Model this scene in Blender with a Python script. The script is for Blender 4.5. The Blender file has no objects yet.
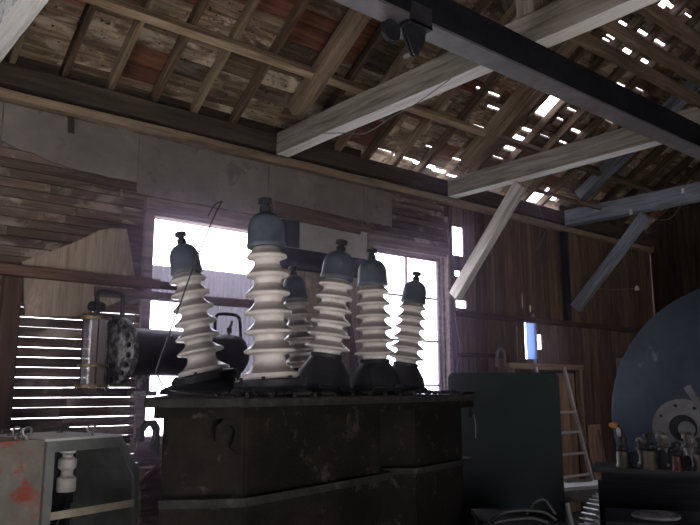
import bpy, bmesh, math, random
import random as _rnd
from mathutils import Vector, Matrix
random.seed(11)
PI = math.pi
sc = bpy.context.scene
col = sc.collection

# ------------------------------------------------------------------ camera
F_PX = 720.0
EYE = 1.6
PITCH = math.atan2(126.0, F_PX)
YAW = math.atan2(612.0, math.hypot(F_PX, 126.0))
cam_f = Vector((math.sin(YAW) * math.cos(PITCH), math.cos(YAW) * math.cos(PITCH), math.sin(PITCH)))
cam_r = Vector((math.cos(YAW), -math.sin(YAW), 0))
cam_u = cam_r.cross(cam_f)
CAM = Vector((0, 0, EYE))
cd = bpy.data.cameras.new('camera')
cam = bpy.data.objects.new('camera', cd)
col.objects.link(cam)
cam.matrix_world = Matrix((( cam_r.x, cam_u.x, -cam_f.x, 0), (cam_r.y, cam_u.y, -cam_f.y, 0), (cam_r.z, cam_u.z, -cam_f.z, EYE), (0, 0, 0, 1)))
cd.sensor_fit = 'HORIZONTAL'
cd.sensor_width = 36.0
cd.lens = 36.0 * F_PX / 700.0
cd.clip_start = 0.05
sc.camera = cam

def ray(x, y): return cam_f * F_PX + cam_r * (x - 350.0) - cam_u * (y - 262.5)
def at(x, y, d): return CAM + ray(x, y) * (d / F_PX)                 # point seen at that pixel, at that depth
def onY(x, y, Y): r = ray(x, y); return CAM + r * (Y / r.y)
def onX(x, y, X): r = ray(x, y); return CAM + r * (X / r.x)
def onZ(x, y, Z): r = ray(x, y); return CAM + r * ((Z - EYE) / r.z)

# ------------------------------------------------------------------ materials
def nt(name):
    m = bpy.data.materials.new(name); m.use_nodes = True
    t = m.node_tree
    return m, t, t.nodes['Principled BSDF']
def ramp(t, stops):
    r = t.nodes.new('ShaderNodeValToRGB')
    el = r.color_ramp.elements
    while len(el) < len(stops): el.new(0.5)
    for e, (p, c) in zip(el, stops): e.position = p; e.color = (*c, 1)
    return r
def noise(t, vec, scale, detail=5, rough=0.6, dist=0.0):
    n = t.nodes.new('ShaderNodeTexNoise'); n.inputs['Scale'].default_value = scale
    n.inputs['Detail'].default_value = detail; n.inputs['Roughness'].default_value = rough
    n.inputs['Distortion'].default_value = dist
    t.links.new(vec, n.inputs['Vector']); return n
def mixc(t, a, b, fac, mode='MIX'):
    m = t.nodes.new('ShaderNodeMix'); m.data_type = 'RGBA'; m.blend_type = mode
    def put(s, v):
        if hasattr(v, 'links'): t.links.new(v, s)
        elif isinstance(v, (int, float)): s.default_value = v
        else: s.default_value = (*v, 1)
    put(m.inputs[0], fac); put(m.inputs[6], a); put(m.inputs[7], b)
    return m.outputs[2]
def coords(t, axis=None, stretch=14.0, per_island=False):
    tc = t.nodes.new('ShaderNodeTexCoord'); v = tc.outputs['Object']
    geo = None
    if per_island:
        geo = t.nodes.new('ShaderNodeNewGeometry')
        ml = t.nodes.new('ShaderNodeMath'); ml.operation = 'MULTIPLY'; ml.inputs[1].default_value = 37.0
        t.links.new(geo.outputs['Random Per Island'], ml.inputs[0])
        ad = t.nodes.new('ShaderNodeVectorMath'); ad.operation = 'ADD'
        t.links.new(v, ad.inputs[0]); t.links.new(ml.outputs[0], ad.inputs[1]); v = ad.outputs[0]
    else:
        oi = t.nodes.new('ShaderNodeObjectInfo')
        ml = t.nodes.new('ShaderNodeMath'); ml.operation = 'MULTIPLY'; ml.inputs[1].default_value = 23.0
        t.links.new(oi.outputs['Random'], ml.inputs[0])
        ad = t.nodes.new('ShaderNodeVectorMath'); ad.operation = 'ADD'
        t.links.new(v, ad.inputs[0]); t.links.new(ml.outputs[0], ad.inputs[1]); v = ad.outputs[0]
    raw = v
    if axis is not None:
        mp = t.nodes.new('ShaderNodeMapping')
        s = [stretch] * 3; s[axis] = 1.0
        mp.inputs['Scale'].default_value = s
        t.links.new(v, mp.inputs['Vector']); v = mp.outputs[0]
    return v, raw, geo
def bump(t, bsdf, h, strength=0.3, dist=0.01):
    b = t.nodes.new('ShaderNodeBump'); b.inputs['Strength'].default_value = strength; b.inputs['Distance'].default_value = dist
    t.links.new(h, b.inputs['Height']); t.links.new(b.outputs[0], bsdf.inputs['Normal'])
def wood(name, dark, mid, light, axis, per_island=False, patch=None, patch_lo=0.55, rough=0.85, spread=0.5, patch_scale=2.2, holes=False):
    m, t, b = nt(name)
    v, raw, geo = coords(t, axis, 14.0, per_island)
    g = noise(t, v, 1.7, 6, 0.65, 0.4)
    c = ramp(t, [(0.28, dark), (0.5, mid), (0.75, light)]); t.links.new(g.outputs['Fac'], c.inputs[0])
    out = c.outputs[0]
    if patch is not None:
        mp = t.nodes.new('ShaderNodeMapping'); s = [1.8] * 3; s[axis] = 0.9; mp.inputs['Scale'].default_value = s
        t.links.new(raw, mp.inputs['Vector'])
        p = noise(t, mp.outputs[0], patch_scale, 7, 0.68, 0.6)
        pr = ramp(t, [(patch_lo - 0.04, (0, 0, 0)), (patch_lo + 0.06, (1, 1, 1))]); t.links.new(p.outputs['Fac'], pr.inputs[0])
        out = mixc(t, out, patch, pr.outputs[0])
    if holes:
        p = noise(t, raw, 26, 2, 0.5)
        pr = ramp(t, [(0.66, (1, 1, 1)), (0.70, (0.12, 0.1, 0.09))]); t.links.new(p.outputs['Fac'], pr.inputs[0])
        out = mixc(t, out, pr.outputs[0], 1.0, 'MULTIPLY')
    if per_island:
        rr = ramp(t, [(0.0, (1 - spread,) * 3), (0.5, (1, 0.96, 0.92)), (1.0, (1 + spread * .6,) * 3)])
        t.links.new(geo.outputs['Random Per Island'], rr.inputs[0])
        out = mixc(t, out, rr.outputs[0], 1.0, 'MULTIPLY')
    t.links.new(out, b.inputs['Base Color'])
    b.inputs['Roughness'].default_value = rough; b.inputs['Specular IOR Level'].default_value = 0.25
    bump(t, b, g.outputs['Fac'], 0.5, 0.006)
    return m
def blotch(name, stops, scale=3.0, rough=0.6, metal=0.0, bump_s=0.15, bump_scale=30, spec=0.4, second=None, sec_scale=6, sec_lo=0.6, streak=False, coat=0.0):
    m, t, b = nt(name)
    v, raw, geo = coords(t, 2 if streak else None, 4.0)
    n = noise(t, v, scale, 7, 0.65, 0.3)
    c = ramp(t, stops); t.links.new(n.outputs['Fac'], c.inputs[0]); out = c.outputs[0]
    if second is not None:
        p = noise(t, raw, sec_scale, 7, 0.7, 0.5)
        pr = ramp(t, [(sec_lo - 0.02, (0, 0, 0)), (sec_lo + 0.05, (1, 1, 1))]); t.links.new(p.outputs['Fac'], pr.inputs[0])
        out = mixc(t, out, second, pr.outputs[0])
    t.links.new(out, b.inputs['Base Color'])
    b.inputs['Roughness'].default_value = rough; b.inputs['Metallic'].default_value = metal
    b.inputs['Specular IOR Level'].default_value = spec; b.inputs['Coat Weight'].default_value = coat
    n2 = noise(t, raw, bump_scale, 4, 0.6)
    bump(t, b, n2.outputs['Fac'], bump_s, 0.01)
    return m

M = {}
M['deck'] = wood('roof_boards', (.035, .024, .018), (.16, .115, .08), (.36, .28, .20), 0, True, (.42, .36, .28), .55, spread=.6, holes=True)
M['deck_red'] = wood('roof_boards_red', (.03, .014, .010), (.13, .055, .035), (.22, .10, .065), 0, True, spread=.45)
M['rafter'] = wood('rafter_wood', (.06, .042, .028), (.19, .14, .095), (.34, .26, .18), 0)
M['rafter_dark'] = wood('rafter_wood_dark', (.028, .019, .013), (.10, .068, .045), (.20, .145, .10), 0)
M['purlin'] = wood('purlin_wood', (.10, .07, .042), (.30, .22, .145), (.44, .35, .25), 0)
M['tie'] = wood('tie_wood', (.06, .052, .042), (.21, .19, .16), (.35, .325, .285), 0)
M['tie_blue'] = wood('tie_wood_greyed', (.05, .055, .065), (.15, .165, .20), (.25, .275, .32), 0)
M['tie_paint'] = wood('tie_wood_peeling', (.16, .17, .19), (.24, .25, .27), (.34, .35, .37), 0, False, (.78, .80, .80), .47, patch_scale=3.5)
M['plate'] = wood('plate_wood', (.018, .013, .010), (.05, .038, .028), (.10, .078, .06), 0)
M['ledger'] = wood('ledger_wood', (.08, .055, .036), (.22, .16, .11), (.33, .25, .18), 0)
M['brace'] = wood('brace_wood', (.20, .18, .16), (.45, .42, .38), (.60, .57, .53), 0)
M['paint_lit_under'] = wood('paint_lit_underside', (.42, .41, .39), (.66, .65, .62), (.80, .79, .76), 0, False, (.30, .28, .25), .66, patch_scale=4)
M['brown'] = wood('brown_wood', (.032, .019, .014), (.10, .061, .046), (.18, .115, .088), 0)
M['post'] = wood('post_wood', (.02, .012, .009), (.055, .033, .025), (.10, .062, .048), 0)
M['lath'] = wood('lath_boards', (.026, .018, .015), (.098, .07, .058), (.20, .15, .125), 0, True, (.30, .25, .225), .56, spread=.55)
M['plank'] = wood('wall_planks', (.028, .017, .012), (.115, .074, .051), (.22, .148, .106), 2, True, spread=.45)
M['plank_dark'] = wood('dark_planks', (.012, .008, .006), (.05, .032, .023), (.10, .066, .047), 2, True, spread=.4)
M['doorwood'] = wood('door_boards', (.14, .088, .055), (.40, .265, .175), (.56, .40, .28), 2, True, spread=.3)
M['doorframe'] = wood('door_frame_wood', (.12, .085, .055), (.30, .215, .14), (.42, .31, .21), 0)
M['black_wood'] = wood('sooty_wood', (.005, .005, .007), (.013, .013, .018), (.028, .028, .036), 0)
M['blue_board'] = wood('blue_board', (.10, .15, .30), (.18, .27, .52), (.30, .40, .66), 0)
M['plywood'] = wood('plywood', (.14, .105, .08), (.28, .22, .175), (.38, .31, .25), 2, False, (.44, .37, .30), .6)
M['wallboard'] = blotch('wallboard_grey', [(.2, (.085, .074, .067)), (.5, (.165, .145, .132)), (.8, (.265, .238, .22))], 1.6, .9, 0, .3, 40, .2, (.12, .10, .095), 5, .6)
M['palepanel'] = blotch('pale_panel', [(.25, (.24, .225, .21)), (.6, (.36, .34, .32)), (.85, (.46, .44, .42))], 2.5, .85, 0, .15, 40, .2)
M['winframe'] = wood('window_frame_wood', (.07, .05, .045), (.17, .13, .115), (.28, .22, .20), 0)
M['corr'] = None
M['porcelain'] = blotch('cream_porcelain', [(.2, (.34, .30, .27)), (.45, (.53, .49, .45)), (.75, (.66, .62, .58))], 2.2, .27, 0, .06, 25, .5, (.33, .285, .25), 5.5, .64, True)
def shade_tops(m, col_, lo, hi):
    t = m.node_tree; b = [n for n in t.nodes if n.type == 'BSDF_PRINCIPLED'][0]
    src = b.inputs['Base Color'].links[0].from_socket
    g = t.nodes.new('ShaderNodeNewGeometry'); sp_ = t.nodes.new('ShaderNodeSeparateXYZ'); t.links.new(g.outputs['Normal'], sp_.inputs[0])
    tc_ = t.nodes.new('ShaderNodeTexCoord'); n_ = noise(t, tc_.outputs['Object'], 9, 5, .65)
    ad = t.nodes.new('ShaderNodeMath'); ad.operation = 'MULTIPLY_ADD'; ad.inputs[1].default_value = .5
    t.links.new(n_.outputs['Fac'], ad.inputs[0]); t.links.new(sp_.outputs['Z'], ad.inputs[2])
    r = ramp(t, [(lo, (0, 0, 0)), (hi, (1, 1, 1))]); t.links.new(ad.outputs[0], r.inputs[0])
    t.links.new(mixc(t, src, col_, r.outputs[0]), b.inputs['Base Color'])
shade_tops(M['porcelain'], (.23, .205, .19), .48, 1.15)  # shade on the up-facing shed cones, painted into the porcelain colour
M['cap'] = blotch('dull_grey_cap', [(.25, (.048, .058, .074)), (.55, (.086, .104, .132)), (.8, (.13, .154, .19))], 5, .5, .35, .2, 60, .4)
M['blackmetal'] = blotch('oily_black_metal', [(.3, (.008, .008, .010)), (.6, (.022, .022, .026)), (.85, (.042, .042, .048))], 6, .5, .0, .4, 45, .22)
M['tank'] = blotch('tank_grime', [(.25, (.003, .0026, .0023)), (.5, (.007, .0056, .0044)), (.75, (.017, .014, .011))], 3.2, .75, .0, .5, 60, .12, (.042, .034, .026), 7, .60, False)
M['grime'] = blotch('dusty_grime', [(.35, (.006, .0055, .005)), (.58, (.02, .0185, .017)), (.8, (.11, .105, .10))], 9, .8, 0, .9, 40, .3)
M['flangeface'] = blotch('dusty_flange', [(.42, (.020, .019, .020)), (.5, (.10, .095, .09)), (.62, (.34, .33, .32))], 18, .5, .2, .7, 60, .5)
M['steel'] = blotch('dull_steel', [(.3, (.10, .09, .085)), (.6, (.22, .20, .19)), (.85, (.36, .34, .33))], 8, .4, .6, .2, 60, .5)
M['unlit_black'] = blotch('beam_unlit_side', [(.3, (.006, .006, .008)), (.7, (.014, .014, .018))], 5, .8, 0, .1, 50, .1)  # unlit side of the crane rail, its shade put into the colour
M['brass'] = blotch('tarnished_brass', [(.3, (.06, .045, .025)), (.6, (.16, .12, .06)), (.85, (.28, .22, .12))], 12, .45, .5, .3, 60, .5)
M['cabpaint'] = blotch('cabinet_paint', [(.25, (.10, .092, .076)), (.55, (.20, .186, .157)), (.8, (.30, .283, .245))], 4, .55, 0, .1, 60, .4, (.27, .075, .045), 3.6, .545)
M['cabframe'] = blotch('cabinet_frame_paint', [(.25, (.09, .10, .095)), (.55, (.165, .18, .17)), (.8, (.23, .245, .235))], 5, .5, 0, .1, 60, .4)
M['cabtop_lit'] = blotch('cabinet_top_lit', [(.25, (.60, .59, .58)), (.8, (.78, .77, .76))], 6, .3, 0, .05, 50, .7)  # window light on the cabinet top painted in as a whiter colour
M['cabrail'] = blotch('cream_rail_paint', [(.3, (.30, .265, .19)), (.7, (.48, .43, .33))], 10, .6, 0, .1, 60, .3)
M['offwhite'] = blotch('offwhite_ceramic', [(.3, (.42, .40, .38)), (.7, (.66, .63, .60))], 9, .5, 0, .1, 60, .4)
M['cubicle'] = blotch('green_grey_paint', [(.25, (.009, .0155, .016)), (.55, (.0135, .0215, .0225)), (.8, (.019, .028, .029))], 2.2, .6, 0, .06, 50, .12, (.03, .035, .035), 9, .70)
M['disc'] = blotch('blue_steel_disc', [(.25, (.028, .040, .060)), (.5, (.046, .063, .09)), (.75, (.078, .10, .13))], 1.9, .42, .2, .1, 30, .4, (.16, .18, .215), 2.6, .66)
M['ring'] = blotch('grey_ring', [(.3, (.11, .11, .12)), (.7, (.20, .20, .21))], 6, .5, .3, .15, 50, .4)
M['ibeam'] = blotch('crane_beam_paint', [(.3, (.085, .08, .088)), (.6, (.15, .14, .15)), (.85, (.22, .20, .21))], 5, .55, .2, .15, 50, .4, (.14, .075, .045), 2, .6)
M['slat'] = blotch('white_slab', [(.3, (.46, .45, .43)), (.7, (.70, .69, .66))], 5, .6, 0, .1, 40, .3)
M['alu'] = blotch('ladder_aluminium', [(.3, (.60, .59, .58)), (.7, (.80, .79, .77))], 9, .4, .2, .05, 60, .5)
M['gear'] = blotch('worn_gear_steel', [(.3, (.22, .22, .22)), (.6, (.42, .42, .41)), (.85, (.62, .62, .61))], 9, .4, .3, .2, 50, .5)
M['orange'] = blotch('orange_rag', [(.3, (.45, .19, .05)), (.7, (.68, .34, .11))], 9, .8, 0, .2, 40, .2)
M['silica'] = blotch('brown_pink_beads', [(.3, (.26, .18, .155)), (.6, (.40, .29, .25)), (.85, (.52, .40, .35))], 25, .8, 0, .5, 120, .3)
M['red'] = blotch('dark_red_glaze', [(.3, (.04, .009, .011)), (.7, (.09, .022, .022))], 9, .3, 0, .1, 40, .5)
M['olive'] = blotch('olive_brown_glaze', [(.3, (.035, .03, .02)), (.7, (.09, .076, .05))], 9, .4, 0, .1, 40, .5)
M['cable'] = blotch('grey_cable', [(.3, (.10, .10, .105)), (.7, (.21, .21, .215))], 9, .6, 0, .1, 40, .4)
M['blackcable'] = blotch('black_cable', [(.3, (.012, .012, .012)), (.7, (.03, .03, .03))], 9, .5, 0, .1, 40, .4)
M['floor'] = blotch('floor_concrete', [(.2, (.16, .145, .13)), (.5, (.26, .24, .22)), (.8, (.36, .34, .31))], 1.4, .85, 0, .3, 25, .3)
M['ground'] = blotch('pale_gravel_ground', [(.2, (.62, .61, .60)), (.8, (.80, .79, .78))], 3, .95, 0, .3, 25, .2)

def corr_mat():
    m = bpy.data.materials.new('translucent_sheet'); m.use_nodes = True; t = m.node_tree; t.nodes.clear()
    o = t.nodes.new('ShaderNodeOutputMaterial'); mx = t.nodes.new('ShaderNodeMixShader')
    d = t.nodes.new('ShaderNodeBsdfDiffuse'); tr = t.nodes.new('ShaderNodeBsdfTranslucent')
    d.inputs[0].default_value = (.36, .36, .38, 1); tr.inputs[0].default_value = (.085, .081, .092, 1)
    mx.inputs[0].default_value = .6
    t.links.new(d.outputs[0], mx.inputs[1]); t.links.new(tr.outputs[0], mx.inputs[2]); t.links.new(mx.outputs[0], o.inputs[0])
    return m
M['corr'] = corr_mat()
M['blue_board'] = corr_mat(); M['blue_board'].name = 'blue_plastic'
for n_ in M['blue_board'].node_tree.nodes:
    if n_.type == 'BSDF_TRANSLUCENT': n_.inputs[0].default_value = (.28, .36, .58, 1)
    if n_.type == 'BSDF_DIFFUSE': n_.inputs[0].default_value = (.2, .3, .6, 1)
def glass_mat(name, tint, gl=.07):
    m = bpy.data.materials.new(name); m.use_nodes = True; t = m.node_tree; t.nodes.clear()
    o = t.nodes.new('ShaderNodeOutputMaterial'); mx = t.nodes.new('ShaderNodeMixShader')
    d = t.nodes.new('ShaderNodeBsdfTransparent'); g = t.nodes.new('ShaderNodeBsdfGlossy')
    d.inputs[0].default_value = (*tint, 1); g.inputs['Roughness'].default_value = .05
    mx.inputs[0].default_value = gl
    t.links.new(d.outputs[0], mx.inputs[1]); t.links.new(g.outputs[0], mx.inputs[2]); t.links.new(mx.outputs[0], o.inputs[0])
    return m
M['pane'] = glass_mat('window_glass', (.93, .94, .95))
M['tube'] = glass_mat('gauge_glass', (.86, .86, .88), .05)
_t = M['tube'].node_tree; _o = [n for n in _t.nodes if n.type == 'OUTPUT_MATERIAL'][0]; _m = [n for n in _t.nodes if n.type == 'MIX_SHADER'][0]
_x = _t.nodes.new('ShaderNodeMixShader'); _x.inputs[0].default_value = .28; _d = _t.nodes.new('ShaderNodeBsdfTranslucent'); _d.inputs[0].default_value = (.9, .88, .9, 1)
_t.links.new(_m.outputs[0], _x.inputs[1]); _t.links.new(_d.outputs[0], _x.inputs[2]); _t.links.new(_x.outputs[0], _o.inputs[0])

# ------------------------------------------------------------------ mesh helpers
def finish(name, bm, m, parent=None, smooth=False, mat=None):
    me = bpy.data.meshes.new(name)
    bmesh.ops.recalc_face_normals(bm, faces=bm.faces[:])
    bm.to_mesh(me); bm.free()
    if m is not None: me.materials.append(m)
    o = bpy.data.objects.new(name, me); col.objects.link(o)
    if mat is not None: o.matrix_world = mat
    if parent is not None: o.parent = parent
    if smooth:
        me.polygons.foreach_set('use_smooth', [True] * len(me.polygons))
        try: me.set_sharp_from_angle(angle=math.radians(42))
        except Exception: pass
    return o
def tag(o, label, cat, group=None):
    o['label'] = label; o['category'] = cat
    if group: o['group'] = group
    return o
def struct(o): o['kind'] = 'structure'; return o
def thing(name, label, cat, loc=(0, 0, 0), rotz=0.0, group=None, mat=None):
    o = bpy.data.objects.new(name, None); col.objects.link(o)
    if mat is not None: o.matrix_world = mat
    else: o.location = loc; o.rotation_euler = (0, 0, rotz)
    o.empty_display_size = .1
    return tag(o, label, cat, group)
def box(bm, x0, x1, y0, y1, z0, z1, mtx=None):
    vs = [bm.verts.new((x, y, z)) for x in (x0, x1) for y in (y0, y1) for z in (z0, z1)]
    if mtx is not None:
        for v in vs: v.co = mtx @ v.co
    for f in ((0, 1, 3, 2), (4, 6, 7, 5), (0, 4, 5, 1), (2, 3, 7, 6), (0, 2, 6, 4), (1, 5, 7, 3)):
        bm.faces.new([vs[i] for i in f])
    return vs
def prism(bm, pts, z0, z1, mtx=None):
    a = [bm.verts.new((p[0], p[1], z0)) for p in pts]; b = [bm.verts.new((p[0], p[1], z1)) for p in pts]
    if mtx is not None:
        for v in a + b: v.co = mtx @ v.co
    n = len(pts)
    bm.faces.new(a[::-1]); bm.faces.new(b)
    for i in range(n): bm.faces.new((a[i], a[(i + 1) % n], b[(i + 1) % n], b[i]))
def lathe(bm, prof, n=40, mtx=None):
    rings = []
    for r, z in prof:
        if r < 1e-5: rings.append([bm.verts.new((0, 0, z))])
        else: rings.append([bm.verts.new((r * math.cos(2 * PI * k / n), r * math.sin(2 * PI * k / n), z)) for k in range(n)])
    if mtx is not None:
        for rg in rings:
            for v in rg: v.co = mtx @ v.co
    for a, b in zip(rings, rings[1:]):
        for k in range(n):
            k2 = (k + 1) % n
            if len(a) == 1 and len(b) == 1: continue
            if len(a) == 1: bm.faces.new((a[0], b[k2], b[k]))
            elif len(b) == 1: bm.faces.new((a[k], a[k2], b[0]))
            else: bm.faces.new((a[k], a[k2], b[k2], b[k]))
    if len(rings[0]) > 1: bm.faces.new(rings[0][::-1])
    if len(rings[-1]) > 1: bm.faces.new(rings[-1])
def smooth_path(pts, sub=6):
    pts = [Vector(p) for p in pts]; out = []
    for i in range(len(pts) - 1):
        p0 = pts[max(i - 1, 0)]; p1 = pts[i]; p2 = pts[i + 1]; p3 = pts[min(i + 2, len(pts) - 1)]
        for k in range(sub):
            t = k / sub
            out.append(.5 * ((2 * p1) + (p2 - p0) * t + (2 * p0 - 5 * p1 + 4 * p2 - p3) * t * t + (3 * p1 - p0 - 3 * p2 + p3) * t ** 3))
    out.append(pts[-1]); return out
def tube(bm, pts, r, n=8, curve=True, sub=6):
    P = smooth_path(pts, sub) if curve else [Vector(p) for p in pts]
    prev = None; rings = []
    ref = Vector((0.13, .31, .94))
    for i, p in enumerate(P):
        d = (P[min(i + 1, len(P) - 1)] - P[max(i - 1, 0)]).normalized()
        if prev is None:
            u = d.cross(ref)
            if u.length < .1: u = d.cross(Vector((1, 0, 0)))
            u.normalize()
        else:
            u = (prev - d * prev.dot(d)).normalized()
        prev = u; v = d.cross(u)
        rings.append([bm.verts.new(p + (u * math.cos(2 * PI * k / n) + v * math.sin(2 * PI * k / n)) * r) for k in range(n)])
    for a, b in zip(rings, rings[1:]):
        for k in range(n): bm.faces.new((a[k], a[(k + 1) % n], b[(k + 1) % n], b[k]))
    bm.faces.new(rings[0][::-1]); bm.faces.new(rings[-1])
def frame_m(p, xdir, up=Vector((0, 0, 1))):
    x = Vector(xdir).normalized(); y = Vector(up).cross(x).normalized(); z = x.cross(y)
    return Matrix(((x.x, y.x, z.x, p[0]), (x.y, y.y, z.y, p[1]), (x.z, y.z, z.z, p[2]), (0, 0, 0, 1)))
def axis_m(p, zdir, hint=Vector((1, 0, 0))):
    z = Vector(zdir).normalized(); x = (Vector(hint) - z * Vector(hint).dot(z)).normalized(); y = z.cross(x)
    return Matrix(((x.x, y.x, z.x, p[0]), (x.y, y.y, z.y, p[1]), (x.z, y.z, z.z, p[2]), (0, 0, 0, 1)))
def beam_bm(L, w, h, jit=.004, seg=None, c=.006):
    """timber along +X, centred across, chamfered and a little uneven"""
    bm = bmesh.new(); seg = seg or max(2, int(L / .45))
    prof = [(-w/2 + c, -h/2), (w/2 - c, -h/2), (w/2, -h/2 + c), (w/2, h/2 - c), (w/2 - c, h/2), (-w/2 + c, h/2), (-w/2, h/2 - c), (-w/2, -h/2 + c)]
    rings = []
    for i in range(seg + 1):
        dy, dz = random.uniform(-jit, jit), random.uniform(-jit, jit)
        rings.append([bm.verts.new((L * i / seg, y + dy, z + dz + random.uniform(-jit, jit) * .3)) for y, z in prof])
    for a, b in zip(rings, rings[1:]):
        for k in range(8): bm.faces.new((a[k], a[(k + 1) % 8], b[(k + 1) % 8], b[k]))
    bm.faces.new(rings[0][::-1]); bm.faces.new(rings[-1])
    return bm
def beam(name, p0, p1, w, h, m, label=None, cat=None, group=None, up=Vector((0, 0, 1)), jit=.004, parent=None):
    p0, p1 = Vector(p0), Vector(p1)
    o = finish(name, beam_bm((p1 - p0).length, w, h, jit), m, None, False, frame_m(p0, p1 - p0, up))
    if parent is not None:
        o.parent = parent; o.matrix_parent_inverse = parent.matrix_world.inverted()
    if label: tag(o, label, cat, group)
    return o
def keep(o, parent):
    o.parent = parent; o.matrix_parent_inverse = parent.matrix_basis.inverted(); return o

# ------------------------------------------------------------------ the building
WY = 5.6                      # inner face of the long window wall
SL = math.radians(33.0); TS, CS, SS = math.tan(SL), math.cos(SL), math.sin(SL)
RIDGE_Y = 1.75
WX0, WX1 = -1.3, 10.95        # inner faces of the end walls
SY = 2 * RIDGE_Y - WY         # opposite long wall
def zr(Y): return 4.05 + TS * (WY - Y)      # underside of the rafters
RZ = zr(RIDGE_Y)
TIES = [1.055, 3.75, 6.15, 8.5]

# floor, ground outside
bm = bmesh.new(); box(bm, WX0 - .1, WX1 + .1, SY - .1, WY + .1, -.12, 0); struct(finish('floor', bm, M['floor']))
bm = bmesh.new(); box(bm, -40, 50, -40, 50, -.3, -.14); struct(finish('ground', bm, M['ground']))

# roof boards -----------------------------------------------------------
raf_x = []
bays = [(TIES[0], TIES[1], [1.33, 1.725, 2.1, 2.49, 2.88, 3.285]),
        (TIES[1], TIES[2], [4.15, 4.55, 4.95, 5.35, 5.75]),
        (TIES[2], TIES[3], [6.54, 6.93, 7.33, 7.72, 8.11]),
        (TIES[3], 10.9, [8.9, 9.3, 9.7, 10.1, 10.5])]
lines = sorted([WX0 - .2, -1.0, -.55, -.1, .3, .7] + TIES + [x for b in bays for x in b[2]] + [WX1 + .2])
PITCH_B = .166
holes = [  # (x0, x1, s0, s1), found where the sight lines meet the boards
]
def roofpt(x, y):
    d = ray(x, y); z0 = 4.05 + .112 / CS; k = (z0 + TS * WY - EYE) / (d.z + TS * d.y); P = CAM + d * k
    return P.x, (WY - P.y) / CS
def hole(x, y, w, h):
    X, S = roofpt(x, y); holes.append((X - w / 2, X + w / 2, S - h / 2, S + h / 2))
for q in ((553, 106, .34, .36), (518, 145, .34, .24), (534, 197, .34, .24), (549, 192, .2, .1), (553, 200, .22, .08), (516, 195, .2, .06),
          (404, 159, .34, .05), (424, 166, .34, .07), (439, 172, .22, .07), (455, 178, .3, .06), (382, 151, .3, .03), (433, 149, .25, .035), (466, 163, .2, .03),
          (488, 93, .4, .035), (496, 110, .3, .04), (524, 88, .14, .2), (505, 72, .2, .03), (481, 129, .3, .045), (530, 132, .3, .05), (576, 132, .2, .05), (560, 120, .15, .03), (573, 111, .25, .03), (562, 143, .2, .04), (497, 158, .25, .03),
          (626, 27, .3, .05), (645, 35, .3, .045), (660, 44, .25, .04), (612, 39, .22, .035), (630, 54, .3, .06), (646, 63, .22, .05), (606, 41, .15, .03), (672, 8, .3, .05), (690, 18, .25, .03), (660, 2, .3, .1), (621, 86, .2, .03), (552, 43, .12, .03)):
    hole(*q)
def deck_bm(south=False, red=False, random=_rnd):
    bm = bmesh.new()
    n_rows = int((WY - RIDGE_Y) / CS / PITCH_B) + 3
    th = .022
    for i in range(-2, n_rows):
        s0, s1 = i * PITCH_B, (i + 1) * PITCH_B
        s1 = min(s1, (WY - RIDGE_Y) / CS + .05)
        if s0 >= s1: continue
        for xi, (x0, x1) in enumerate(zip(lines, lines[1:])):
            xm = (x0 + x1) / 2
            random = _rnd.Random(i * 977 + xi * 31 + 5)
            is_red = (i >= 5 and xm < 4.3 and random.random() < .85) or random.random() < .10
            pieces = [(x0, x1, s0, s1)]
            if not south:
                dmg = 0.0
                if 4.6 < xm < 8.5 and -1 < i < 16: dmg = .10
                if 6.1 < xm < 8.4 and 0 <= i < 14: dmg = .22
                if 12 <= i <= 16 and 6.4 < xm < 9.6: dmg = .2
                if xm > 9.6: dmg = .04
                new = []
                for (a, b, c, d) in pieces:
                    cuts = [a]
                    while cuts[-1] < b - .16: cuts.append(cuts[-1] + random.uniform(.05, .3))
                    cuts = cuts[:-1] + [b] if len(cuts) > 1 else [a, b]
                    if dmg == 0: cuts = [a, b]
                    for p, q in zip(cuts, cuts[1:]):
                        dd = d
                        if random.random() < dmg * .42: dd = d - random.choice([.008, .012, .016, .022, .03])
                        new.append((p, q, c, dd))
                out = []
                for h in holes:
                    pass
                for (a, b, c, d) in new:
                    todo = [(a, b, c, d)]
                    for hx0, hx1, hs0, hs1 in holes:
                        nxt = []
                        for (a1, b1, c1, d1) in todo:
                            if hx1 <= a1 or hx0 >= b1 or hs1 <= c1 or hs0 >= d1: nxt.append((a1, b1, c1, d1)); continue
                            if hx0 > a1: nxt.append((a1, hx0, c1, d1))
                            if hx1 < b1: nxt.append((hx1, b1, c1, d1))
                            aa, bb = max(a1, hx0), min(b1, hx1)
                            if hs0 > c1: nxt.append((aa, bb, c1, hs0))
                            if hs1 < d1: nxt.append((aa, bb, hs1, d1))
                        todo = nxt
                    out += todo
                pieces = out
            if is_red != red: continue
            for (a, b, c, d) in pieces:
                if b - a < .004 or d - c < .004: continue
                if d - c > .12 and (b < 4.6 or i > 16 or a > 8.5): d -= .008
                lift = random.uniform(0, .006)
                vs = []
                for x in (a, b):
                    for s in (c, d):
                        for h in (lift, th + lift):
                            hh = .112 + h
                            Y = WY - s * CS + hh * SS * 0
                            z = 4.05 + s * SS + hh / CS
                            if south: Y = 2 * RIDGE_Y - Y
                            vs.append(bm.verts.new((x, Y, z)))
                for f in ((0, 1, 3, 2), (4, 6, 7, 5), (0, 4, 5, 1), (2, 3, 7, 6), (0, 2, 6, 4), (1, 5, 7, 3)):
                    bm.faces.new([vs[k] for k in f])
    return bm
st = random.getstate()
ceil_o = struct(finish('ceiling', deck_bm(False, False), M['deck'])); random.setstate(st)
co = finish('red_roof_boards', deck_bm(False, True), M['deck_red'], ceil_o)
bm = bmesh.new()
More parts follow.
